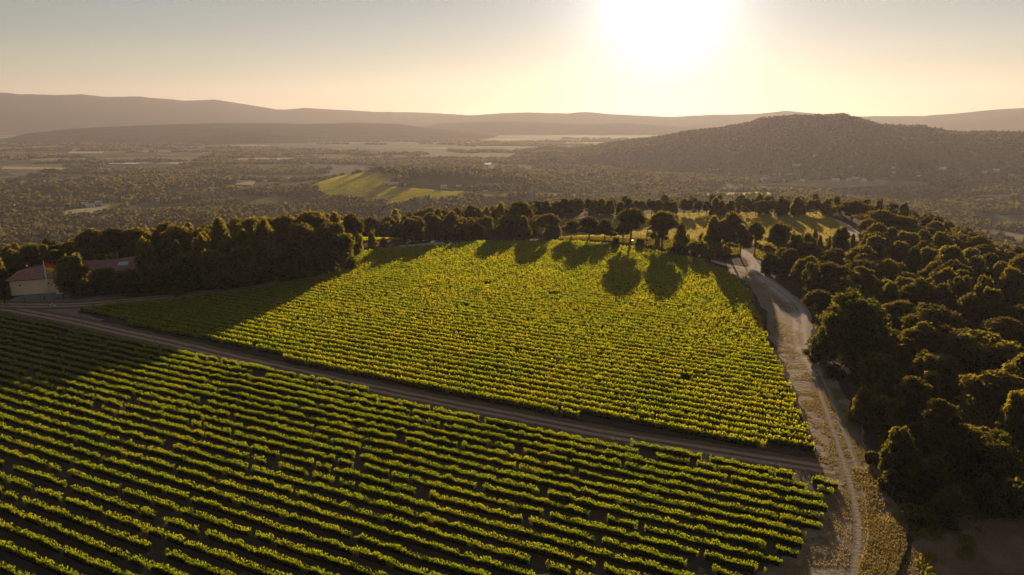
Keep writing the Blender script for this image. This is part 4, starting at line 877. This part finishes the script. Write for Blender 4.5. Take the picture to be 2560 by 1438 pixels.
# ------------------------------------------------------------------ far woodland that reads as one mass
def woodland(name, n, d0, d1, azr, rad, hgt, nq, qs, mask, seed, mat=None, zf=None):
    rng = np.random.default_rng(seed)
    az = rng.uniform(R(azr[0]), R(azr[1]), n * 3); d = np.sqrt(rng.uniform(d0 * d0, d1 * d1, n * 3)); x = np.sin(az) * d; y = np.cos(az) * d
    k = mask(x, y); x, y = x[k][:n], y[k][:n]; n = len(x); z = (zf or nearsurf)(x, y)
    r = rad * rng.uniform(0.65, 1.35, n) * (0.8 + 0.4 * fbm(x / 90, y / 90, 91)); h = hgt * rng.uniform(0.65, 1.3, n)
    # core dome
    ring = [(0.95, 0.0), (0.9, 0.45), (0.55, 0.85)]; K = 6; P = []
    for q, zz in ring:
        for i in range(K):
            a = i * 2 * math.pi / K; P.append((q * math.cos(a), q * math.sin(a), zz))
    P.append((0, 0, 1.0)); P = np.array(P) * (0.86, 0.86, 0.9)
    Fq = []; Ft = []
    for l in range(2):
        for i in range(K): j = (i + 1) % K; Fq.append((l * K + i, l * K + j, (l + 1) * K + j, (l + 1) * K + i))
    for i in range(K): Ft.append((2 * K + i, 2 * K + (i + 1) % K, 3 * K))
    rot = rng.uniform(0, 6.28, n); c_, s_ = np.cos(rot), np.sin(rot)
    jit = rng.uniform(0.8, 1.2, (n, len(P), 1)); Q = P[None] * jit
    X = (Q[:, :, 0] * c_[:, None] - Q[:, :, 1] * s_[:, None]) * r[:, None] + x[:, None]; Y = (Q[:, :, 0] * s_[:, None] + Q[:, :, 1] * c_[:, None]) * r[:, None] + y[:, None]
    Z = Q[:, :, 2] * h[:, None] + z[:, None] - 0.5
    Vc = np.stack([X, Y, Z], 2).reshape(-1, 3); off = (np.arange(n) * len(P))[:, None, None]
    fq = (np.array(Fq)[None] + off).reshape(-1, 4); ft = (np.array(Ft)[None] + off).reshape(-1, 3)
    # leaf clumps over it
    d3 = rng.normal(size=(n, nq, 3)); d3[:, :, 2] = np.abs(d3[:, :, 2]); d3 /= np.linalg.norm(d3, axis=2)[:, :, None]
    rr = rng.uniform(0.8, 1.08, (n, nq, 1))
    c = np.concatenate([d3[:, :, :2] * rr * r[:, None, None] + np.stack([x, y], 1)[:, None], d3[:, :, 2:] * rr * h[:, None, None] + z[:, None, None]], 2).reshape(-1, 3)
    nr = d3.reshape(-1, 3) * 0.7 + rng.normal(size=(n * nq, 3)) * 0.6
    V, f = leaf_quads(c, nr, qs * rng.uniform(0.7, 1.4, len(c)), 1.25, 0.1, rng)
    V = np.vstack([Vc, V]); nf = [fq, ft, f + len(Vc)]
    mi = np.concatenate([np.ones(len(fq) + len(ft), np.int32), np.zeros(len(f), np.int32)])
    # mesh_np keeps k-gon order as given
    return struct(link(name, mesh_np(name, V, nf, [mat or M['wood'], M['hill']], mi)), 'stuff')
OPEN = MIDW + FARF + TANF
RIVP = WAT
HOUSEPX = [(983, 462, 26), (967, 462, 10), (1110, 471, 15), (1147, 468, 12), (1213, 483, 13), (2037, 392, 10), (1990, 416, 18), (1899, 420, 7), (1935, 439, 8), (1953, 438, 15), (1974, 439, 9), (1907, 452, 15), (1958, 452, 10), (2035, 447, 11), (2088, 453, 16), (2122, 451, 8),
           (2138, 448, 13), (2160, 453, 9), (2125, 420, 9), (2232, 434, 14), (2233, 423, 8), (2298, 443, 9), (2318, 436, 9), (2356, 424, 13), (2407, 439, 12), (2460, 432, 10), (2491, 429, 12), (2528, 441, 11), (1858, 449, 7), (2005, 455, 9),
           (212, 511, 13), (226, 516, 16), (247, 510, 12), (262, 515, 14), (530, 474, 12), (395, 502, 8), (106, 497, 6), (722, 449, 16), (664, 456, 8), (196, 376, 24), (690, 391, 10), (240, 372, 9), (1040, 395, 14), (770, 411, 8)]
HW = [(GT(a, b), c) for a, b, c in HOUSEPX]
def clear(x, y, margin=4.0):
    k = np.ones(len(x), bool)
    for p in OPEN: k &= ~inside(x, y, p)
    for p in RIVP: k &= ~inside(x, y, p)
    for (hx, hy), wpx in HW:
        d = math.hypot(hx, hy); u, v = hx / d, hy / d; a = x * u + y * v; b = np.abs(x * v - y * u); wd = wpx / F * d
        k &= ~((b < wd * 0.65 + 3) & (a > d - 45) & (a < d + 10))
    for p in RIVP:
        c = np.mean(p, 0); d = math.hypot(*c); u, v = c / d; hw = max(abs(q[0] * v - q[1] * u) for q in p); a = x * u + y * v; b = np.abs(x * v - y * u)
        k &= ~((b < hw) & (a > d - 230) & (a < d + 60) & (vnoise(x / 40, y / 40, 5) < 0.85))
    return k
def sdp(x, y): return np.where(inside(x, y, PLATEAU), -1, pdist(x, y, PLATEAU))
woodland("woodland", 9500, 170, 760, (-48, 48), 3.6, 7.5, 34, 1.15, lambda x, y: (sdp(x, y) > 3) & clear(x, y) & (fbm(x / 70, y / 70, 101) > 0.30), 201)
woodland("woodland", 8000, 740, 1350, (-46, 46), 6.0, 9.0, 20, 2.6, lambda x, y: clear(x, y) & (fbm(x / 120, y / 90, 103) > np.where(x > 0, 0.36, 0.38)), 202)
woodland("woodland", 7000, 1300, 2300, (-44, 44), 10.0, 9.0, 12, 4.5, lambda x, y: clear(x, y) & (fbm(x / 260, y / 110, 105) > 0.43), 203)
woodland("woodland", 4500, 2200, 4200, (-43, 43), 20.0, 9.0, 10, 7.0, lambda x, y: clear(x, y) & (fbm(x / 420, y / 150, 107) > 0.50), 204)
HR = HILLS[0][1]
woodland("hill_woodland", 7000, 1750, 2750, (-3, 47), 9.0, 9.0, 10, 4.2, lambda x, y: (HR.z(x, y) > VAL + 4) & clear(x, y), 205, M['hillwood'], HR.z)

# ------------------------------------------------------------------ houses
def gable(m, x0, x1, y0, y1, z0, z1, ov, mi=0):            # ridge along x
    ym = (y0 + y1) / 2; a, b = x0 - ov, x1 + ov; c, d = y0 - ov, y1 + ov; t = 0.18
    m.add([(a, c, z0), (b, c, z0), (b, ym, z1), (a, ym, z1), (a, c, z0 + t), (b, c, z0 + t), (b, ym, z1 + t), (a, ym, z1 + t)],
          [(0, 3, 2, 1), (4, 5, 6, 7), (0, 1, 5, 4), (1, 2, 6, 5), (3, 0, 4, 7)], mi)
    m.add([(a, ym, z1), (b, ym, z1), (b, d, z0), (a, d, z0), (a, ym, z1 + t), (b, ym, z1 + t), (b, d, z0 + t), (a, d, z0 + t)],
          [(0, 3, 2, 1), (4, 5, 6, 7), (2, 3, 7, 6), (1, 2, 6, 5), (3, 0, 4, 7)], mi)
def house_walls(m, x0, x1, y0, y1, z0, zr):
    ym = (y0 + y1) / 2
    m.add([(x0, y0, 0), (x1, y0, 0), (x1, y1, 0), (x0, y1, 0), (x0, y0, z0), (x1, y0, z0), (x1, y1, z0), (x0, y1, z0), (x0, ym, zr), (x1, ym, zr)],
          [(0, 1, 5, 4), (2, 3, 7, 6), (1, 2, 6, 9, 5), (3, 0, 4, 8, 7), (4, 5, 9, 8), (6, 7, 8, 9), (3, 2, 1, 0)])
def far_house(x, y, wd, dep, h, rmat, wmat, rz, label, group, flat=False):
    z = float(nearsurf(np.array([x]), np.array([y]))[0]) + 0.0
    o = empty("house", (x, y, z - 0.8), rz); tag(o, label, "house", group)
    m = MB(); house_walls(m, -wd / 2, wd / 2, -dep / 2, dep / 2, h, h + dep * 0.16); m.build("wall", wmat, o)
    m = MB(); gable(m, -wd / 2, wd / 2, -dep / 2, dep / 2, h, h + dep * 0.16 + 0.05, 0.5); m.build("roof", rmat, o)
    for s in (-0.28, 0.0, 0.28):
        m = MB(); m.box(wd * s - 0.6, wd * s + 0.6, -dep / 2 - 0.04, -dep / 2 + 0.02, h * 0.35, h * 0.75); m.build("window", M['glass'], o)
hn = {}
def where(px, py):
    if px < 160: return "small white house alone among the valley trees", "houses of the valley"
    if px < 300 and py > 480: return "white farm building between two green fields in the valley", "houses of the valley"
    if px < 300: return "long pale shed under the low ridge", "houses of the valley"
    if px < 900: return "pale house in the wooded valley short of the river", "houses of the valley"
    if px < 990: return "white farm building on the vineyard hill", "houses of the vineyard hill"
    if py < 400 and px < 1100: return "far pale shed on the plain beyond the vineyard hill", "houses of the valley"
    if px < 1300: return "white house at the foot of the vineyard hill", "houses of the vineyard hill"
    return "white house at the foot of the wooded hill", "houses below the wooded hill"
order = sorted(range(len(HOUSEPX)), key=lambda i: HOUSEPX[i][0])
tot = {}
for i in order: a = where(*HOUSEPX[i][:2])[0]; tot[a] = tot.get(a, 0) + 1
for i in order:
    px, py, wpx = HOUSEPX[i]; (x, y), _ = HW[i]; lab, grp = where(px, py); hn[lab] = hn.get(lab, 0) + 1
    if tot[lab] > 1: lab += f", {ordinal(hn[lab])} from the flagpole side"
    d = math.hypot(x, y); wd = wpx / F * d * 0.95; az = math.atan2(x, y)
    far_house(x, y, wd, min(max(6.0, wd * 0.55), 14), 3.4 + 1.6 * ((i * 7) % 3) / 2, M['slateroof'] if i % 3 else M['cream'], M['white'] if i % 2 else M['cream'], -az + rnd.uniform(-.35, .35), lab, grp)
# chapel on the hill ridge
az = math.atan2(*ray(2110, 286)[:2]); cx, cy = math.sin(az) * 2350, math.cos(az) * 2350; cz = float(HR.z(np.array([cx]), np.array([cy]))[0])
ch = empty("chapel", (cx, cy, cz + 3), -az, (.6, .6, .6)); tag(ch, "tiny chapel with a pointed tower on the ridge of the wooded hill", "chapel")
m = MB(); house_walls(m, -2, 22, -5, 5, 6, 9); m.build("wall", M['stone'], ch)
m = MB(); gable(m, -2, 22, -5, 5, 6, 9.05, .4); m.build("roof", M['slateroof'], ch)
tw = MB(); tw.box(-7, -2.01, -2.5, 2.5, 0, 12); tower = tw.build("tower", M['stone'], ch)
s = MB(); s.add([(-7.3, -2.8, 12), (-1.7, -2.8, 12), (-1.7, 2.8, 12), (-7.3, 2.8, 12), (-4.5, 0, 18)], [(0, 1, 4), (1, 2, 4), (2, 3, 4), (3, 0, 4), (3, 2, 1, 0)]); s.build("spire", M['slateroof'], tower)

# ochre house with hipped tile roof
dirv = np.array((9.9, 4.2)); dirv /= np.linalg.norm(dirv); ang = math.atan2(dirv[1], dirv[0])
h1 = empty("tiled_house", (-133.3, 178.0, 0), ang); tag(h1, "ochre plastered house with hipped clay tile roof behind the flagpole", "house")
LN, DP, EV, RG = 17.0, 12.6, 4.2, 6.5
m = MB(); m.box(0, LN, 0, DP, 0, EV - 0.06); m.build("wall", M['plaster'], h1)
m = MB(); o_ = 0.5; rx = 5.2
m.add([(-o_, -o_, EV), (LN + o_, -o_, EV), (LN + o_, DP + o_, EV), (-o_, DP + o_, EV), (rx, DP / 2, RG), (LN - rx, DP / 2, RG), (-o_, -o_, EV - .14), (LN + o_, -o_, EV - .14), (LN + o_, DP + o_, EV - .14), (-o_, DP + o_, EV - .14)],
      [(0, 1, 5, 4), (1, 2, 5), (2, 3, 4, 5), (3, 0, 4), (9, 8, 7, 6), (6, 7, 1, 0), (7, 8, 2, 1), (8, 9, 3, 2), (9, 6, 0, 3)])
roof = m.build("roof", M['tile'], h1)
m = MB(); m.tube([(-.3, DP / 2 - .0, 0), (0, 0, 0)], [.1, .1]) if False else None
for a, b in (((-o_, -o_, EV), (rx, DP / 2, RG)), ((rx, DP / 2, RG), (LN - rx, DP / 2, RG)), ((LN + o_, -o_, EV), (LN - rx, DP / 2, RG))):
    m = MB(); m.tube([a, b], [.16, .16], 6); m.build("ridge_tiles", M['tile'], roof)
m = MB(); m.box(-o_, LN + o_, -o_ - .16, -o_ - .003, EV - .16, EV - .02); m.build("gutter", M['dark'], h1)
m = MB(); m.tube([(.12, -.1, 0), (.12, -.1, EV - .2)], [.07, .07], 8); m.build("drainpipe", M['dark'], h1)
for x in (2.4, 9.0):
    m = MB(); m.box(x - .22, x + .22, -.05, .02, 2.5, 2.9); v = m.build("vent", M['dark'], h1)
# second building with the skylight
hx, hy = G(298, 657, 5.6)
h2 = empty("tiled_house", (hx, hy, 0), R(12)); tag(h2, "long low clay-tiled building with a white skylight, mostly hidden by oaks", "house")
m = MB(); house_walls(m, -9.5, 7.5, -6, 6, 4.3, 6.4); m.build("wall", M['plaster'], h2)
m = MB(); gable(m, -9.5, 7.5, -6, 6, 4.3, 6.45, .4); rf = m.build("roof", M['tile'], h2)
sk = MB(); th = math.atan2(2.15, 6.4)
def onroof(u, v, up): return (u, -6.4 + v * math.cos(th) - up * math.sin(th), 4.48 + v * math.sin(th) + up * math.cos(th))
c8 = [onroof(u, v, q) for q in (0, .22) for u, v in ((0.6, 3.0), (3.2, 3.0), (3.2, 4.8), (.6, 4.8))]
sk.add(c8, [(3, 2, 1, 0), (4, 5, 6, 7), (0, 1, 5, 4), (1, 2, 6, 5), (2, 3, 7, 6), (3, 0, 4, 7)]); skl = sk.build("skylight", M['white'], rf)
g_ = MB()
for i in range(3):
    u0 = .72 + i * .82; g_.add([onroof(u, v, .225) for u, v in ((u0, 3.15), (u0 + .66, 3.15), (u0 + .66, 4.65), (u0, 4.65))], [(0, 1, 2, 3)])
g_.build("pane", M['slateroof'], skl)
m = MB(); house_walls(m, -12.5, -3.5, -12, -6.02, 3.4, 4.4); m.build("annex_wall", M['plaster'], h2)
m = MB(); gable(m, -12.5, -3.5, -12, -6.6, 3.4, 4.45, .3); m.build("annex_roof", M['tile'], h2)

# flagpole and flag
fx, fy = G(122, 735)
fp = empty("flagpole", (fx, fy, 0)); tag(fp, "white flagpole in front of the ochre house", "flagpole")
m = MB(); m.tube([(0, 0, 0), (0, 0, 4), (0, 0, 9.0)], [.20, .17, .12], 10); m.build("pole", M['white'], fp, True)
m = MB(); m.tube([(0, 0, 9.0), (0, 0, 9.1), (0, 0, 9.22)], [.05, .12, .03], 8); m.build("finial", M['white'], fp)
m = MB(); m.tube([(0, 0, 0), (0, 0, .25)], [.45, .4], 12); m.build("base", M['stone'], fp)
fl = empty("flag", (fx + .1, fy, 8.7)); tag(fl, "red over yellow flag with a small crest flying from the white pole", "flag")
def flagpart(nm, r0, r1, mat):
    nx, nz = 16, 5; V = []; Fq = []
    for i in range(nx + 1):
        for j in range(nz + 1):
            u = i / nx; v = r0 + (r1 - r0) * j / nz
            V.append((u * 3.0, .22 * math.sin(u * 7) * u + .1 * u, -v * 2.1 - .75 * u - .18 * u * math.sin(u * 5)))
    for i in range(nx):
        for j in range(nz): a = i * (nz + 1) + j; Fq.append((a, a + 1, a + nz + 2, a + nz + 1))
    mb = MB(); mb.add(V, Fq); mb.add([(x, y + .02, z) for x, y, z in V], [f[::-1] for f in Fq]); return mb.build(nm, mat, fl, True)
flagpart("upper_band", 0, .5, M['red']); flagpart("lower_band", .5, 1, M['yellow'])
m = MB()
for k in range(2):
    c = (.72, -.06 - .02 * k, -1.15 - .1 * k); m.add([(c[0] + .24 * math.cos(a * .785), c[1], c[2] + .3 * math.sin(a * .785)) for a in range(8)], [tuple(range(8))[::-1]])
m.build("crest", M['bark'], fl)

# courtyard fence: posts joined by wire
fpts = smooth_line(PG([(-40, 768), (0, 762), (40, 758), (100, 752), (160, 748), (205, 744), (232, 735)]), 1.0)
fe = empty("wire_fence", (float(fpts[0][0]), float(fpts[0][1]), 0)); tag(fe, "thin wire fence with dark posts round the courtyard", "fence")
fo = np.array(fpts[0])
for p in fpts[::4]:
    m = MB(); q = p - fo; m.box(q[0] - .06, q[0] + .06, q[1] - .06, q[1] + .06, 0, 1.35); m.build("post", M['dark'], fe)
for z in (.45, .85, 1.25):
    m = MB(); m.tube([(*(p - fo), z) for p in fpts[::2]], [.02] * len(fpts[::2]), 4); m.build("wire", M['dark'], fe)

# lookout tower
lx, ly = G(1627, 611)
lt = empty("lookout_tower", (lx, ly, 0), R(-12)); tag(lt, "wooden lookout with railing, roof and steep ladder under the dense pine", "lookout tower")
for x in (-1.5, 1.5):
    for y in (-1.4, 1.4):
        m = MB(); m.tube([(x * 1.12, y * 1.12, 0), (x, y, 3.4), (x, y, 6.0)], [.14, .12, .10], 6); m.build("leg", M['timber'], lt)
m = MB(); m.box(-1.8, 1.8, -1.7, 1.7, 3.0, 3.16); m.build("deck", M['timber'], lt)
for z0, z1 in ((3.45, 3.7), (3.85, 4.1), (4.2, 4.38)):
    for (x0, x1, y0, y1) in ((-1.8, 1.8, -1.72, -1.64), (-1.8, 1.8, 1.64, 1.72), (1.72, 1.8, -1.63, 1.63), (-1.8, -1.72, -.6, 1.63)):
        m = MB(); m.box(x0, x1, y0, y1, z0, z1); m.build("railing", M['timber'], lt)
m = MB(); m.add([(-2.1, -2, 5.9), (2.1, -2, 5.9), (2.1, 2, 5.9), (-2.1, 2, 5.9), (0, 0, 6.7)], [(0, 1, 4), (1, 2, 4), (2, 3, 4), (3, 0, 4), (3, 2, 1, 0)]); m.build("roof", M['timber'], lt)
for a, b in (((-1.6, -1.5, .3), (1.5, -1.5, 2.9)), ((1.6, -1.5, .3), (-1.5, -1.5, 2.9)), ((1.6, 1.5, .3), (1.5, -1.4, 2.9))):
    m = MB(); m.bar(a, b, .07); m.build("brace", M['timber'], lt)
ld = MB()
for y in (-1.25, -.65): ld.bar((-4.1, y, 0), (-1.75, y, 3.1), .07)
for i in range(9): t = (i + .7) / 9.5; ld.bar((-4.1 + 2.35 * t, -1.25, 3.1 * t), (-4.1 + 2.35 * t, -.65, 3.1 * t), .05)
ld.build("ladder", M['cream'], lt)
# white box, white stones
def small_box(name, px, py, dims, mat, lidmat, label, cat):
    x, y = G(px, py); o = empty(name, (x, y, 0), rnd.uniform(-.3, .3)); tag(o, label, cat); a, b, c = dims
    m = MB(); m.box(-a / 2, a / 2, -b / 2, b / 2, .12, c); m.build("body", mat, o)
    m = MB(); m.box(-a / 2 - .05, a / 2 + .05, -b / 2 - .05, b / 2 + .05, c + .002, c + .1); m.build("lid", lidmat, o)
    m = MB()
    for sx in (-1, 1): m.box(sx * a * .35 - .06, sx * a * .35 + .06, -b / 2 + .02, b / 2 - .02, 0, .118)
    m.build("foot", M['timber'], o)
small_box("storage_box", 1580, 606, (1.0, .7, .7), M['white'], M['white'], "small white box standing between the umbrella pine and the lookout ladder", "box")
def stone(px, py, s, label, group=None, mat='white'):
    x, y = G(px, py); iv, it = ico(); v = iv * (s, s * .8, s * .55) * (0.8 + 0.4 * vnoise(iv[:, 0] * 2 + px, iv[:, 1] * 2 + iv[:, 2], 3))[:, None]
    o = link("stone", mesh_np("stone", v, [it], M[mat]), loc=(x, y, s * .35)); tag(o, label, "stone", group)
stone(1518, 609, .45, "single white stone at the top edge of the upper vineyard")
for px, py, s, l in ((137, 765, .32, "largest white stone on the dirt yard below the flagpole"), (127, 764, .24, "grey-white stone of the yard group nearest the house"), (130, 759, .2, "small white stone at the back of the yard group")):
    stone(px, py, s, l, "white stones on the dirt yard")
# long low white wall
wa, wb = np.array(G(1000, 621)), np.array(G(1108, 612.5)); L = float(np.hypot(*(wb - wa)))
lw = empty("low_wall", (wa[0], wa[1], 0), math.atan2(wb[1] - wa[1], wb[0] - wa[0])); tag(lw, "long low white wall at the top corner of the upper vineyard", "wall")
m = MB(); m.box(0, L, -.2, .2, 0, .9); m.build("wall_body", M['cream'], lw)
m = MB(); m.box(-.05, L + .05, -.27, .27, .902, 1.02); m.build("coping", M['slateroof'], lw)
# marker post and fence posts along the grassy track
def post(px, py, h, r, mat, label, cat, group=None, lean=(0, 0), name="fence_post"):
    x, y = G(px, py); o = empty(name, (x, y, 0)); tag(o, label, cat, group)
    m = MB(); m.tube([(0, 0, 0), (lean[0] * .5, lean[1] * .5, h * .5), (lean[0], lean[1], h)], [r, r * .95, r * .9], 7); m.build("shaft", mat, o)
    m = MB(); m.tube([(lean[0], lean[1], h + .002), (lean[0], lean[1], h + .07)], [r * 1.1, r * .5], 7); m.build("cap", mat, o)
post(2071, 926, 1.7, .09, M['white'], "white marker post beside the yellow-flowered shrub", "post", None, (-.25, 0), "marker_post")
for i, (px, py, le) in enumerate([(2148, 1092, .1), (2168, 1132, 0), (2201, 1183, -.1), (2228, 1243, .1), (2250, 1293, .05), (2266, 1345, -.15), (2246, 1390, .12), (2212, 1440, .2)]):
    post(px, py, 1.6, .06, M['timber'], f"grey wooden fence post along the grassy track, {ordinal(i + 1)} going from the marker post", "fence post", "fence posts along the grassy track", (le, .05))
# yellow flowers on the marker shrub, tarp, dead branches
fx, fy = G(2066, 940); rng = np.random.default_rng(3); c = rng.normal(size=(90, 3)) * (.9, .8, .35) + (fx, fy, .9)
V, f = leaf_quads(c, rng.normal(size=(90, 3)), .28, 1.2, 0, rng)
ob = link("flowering_bush", mesh_np("flowering_bush", V, [f], M['flower'])); tag(ob, "clump of yellow blossom beside the white marker post", "bush")
tx, ty = G(2487, 1292); n = 12; gx, gy = np.meshgrid(np.linspace(-.55, .55, n), np.linspace(-.35, .35, n)); gz = fbm(gx * 3 + 9, gy * 3, 7) * .8 - .1
i, j = np.meshgrid(np.arange(n - 1), np.arange(n - 1), indexing='ij'); b = (i * n + j).ravel(); f = np.stack([b, b + 1, b + n + 1, b + n], 1)
tp = np.column_stack([gx.ravel(), gy.ravel(), gz.ravel()]); tp2 = tp - (0, 0, .03)
ob = link("plastic_sheet", mesh_np("plastic_sheet", np.vstack([tp, tp2]), [f, f[:, ::-1] + n * n], M['tarp']), loc=(tx, ty, .12)); tag(ob, "crumpled pale blue plastic sheet lying in the shaded clearing", "plastic sheet")
for q, (px, py, a0, L, lab) in enumerate([(2395, 1305, .4, 3.2, "forked dead branch lying at the edge of the bare clearing"), (2430, 1318, 2.3, 2.6, "thick bent dead branch beside the forked one")]):
    x, y = G(px, py); o = empty("dead_branch", (x, y, 0), a0); tag(o, lab, "branch", "dead branches in the clearing")
    m = MB(); m.tube([(-L / 2, 0, .15), (0, .2, .35), (L / 2, -.1, .55)], [.14, .11, .05], 7); m.build("limb", M['bark'], o)
    for k in range(4):
        m = MB(); x0 = -L / 2 + L * (k + 1) / 5; m.tube([(x0, .1, .3), (x0 + .4, .5 * (-1) ** k, .7), (x0 + .7, .8 * (-1) ** k, 1.0 + .2 * k)], [.05, .035, .015], 5); m.build("twig", M['bark'], o)

# ------------------------------------------------------------------ haze over the whole country
hz = MB(); hz.box(-10800, 10800, -10800, 10800, VAL - 40, 420.0); hob = hz.build("haze", [])
hm, nt = new_mat("haze_air"); pv = N(nt, "ShaderNodeVolumePrincipled"); pv.inputs["Density"].default_value = HAZE_D; pv.inputs["Anisotropy"].default_value = HAZE_G; pv.inputs["Color"].default_value = (*HAZE_C, 1)
ho = N(nt, "ShaderNodeOutputMaterial"); nt.links.new(pv.outputs[0], ho.inputs["Volume"]); hob.data.materials.append(hm); struct(hob, 'stuff')
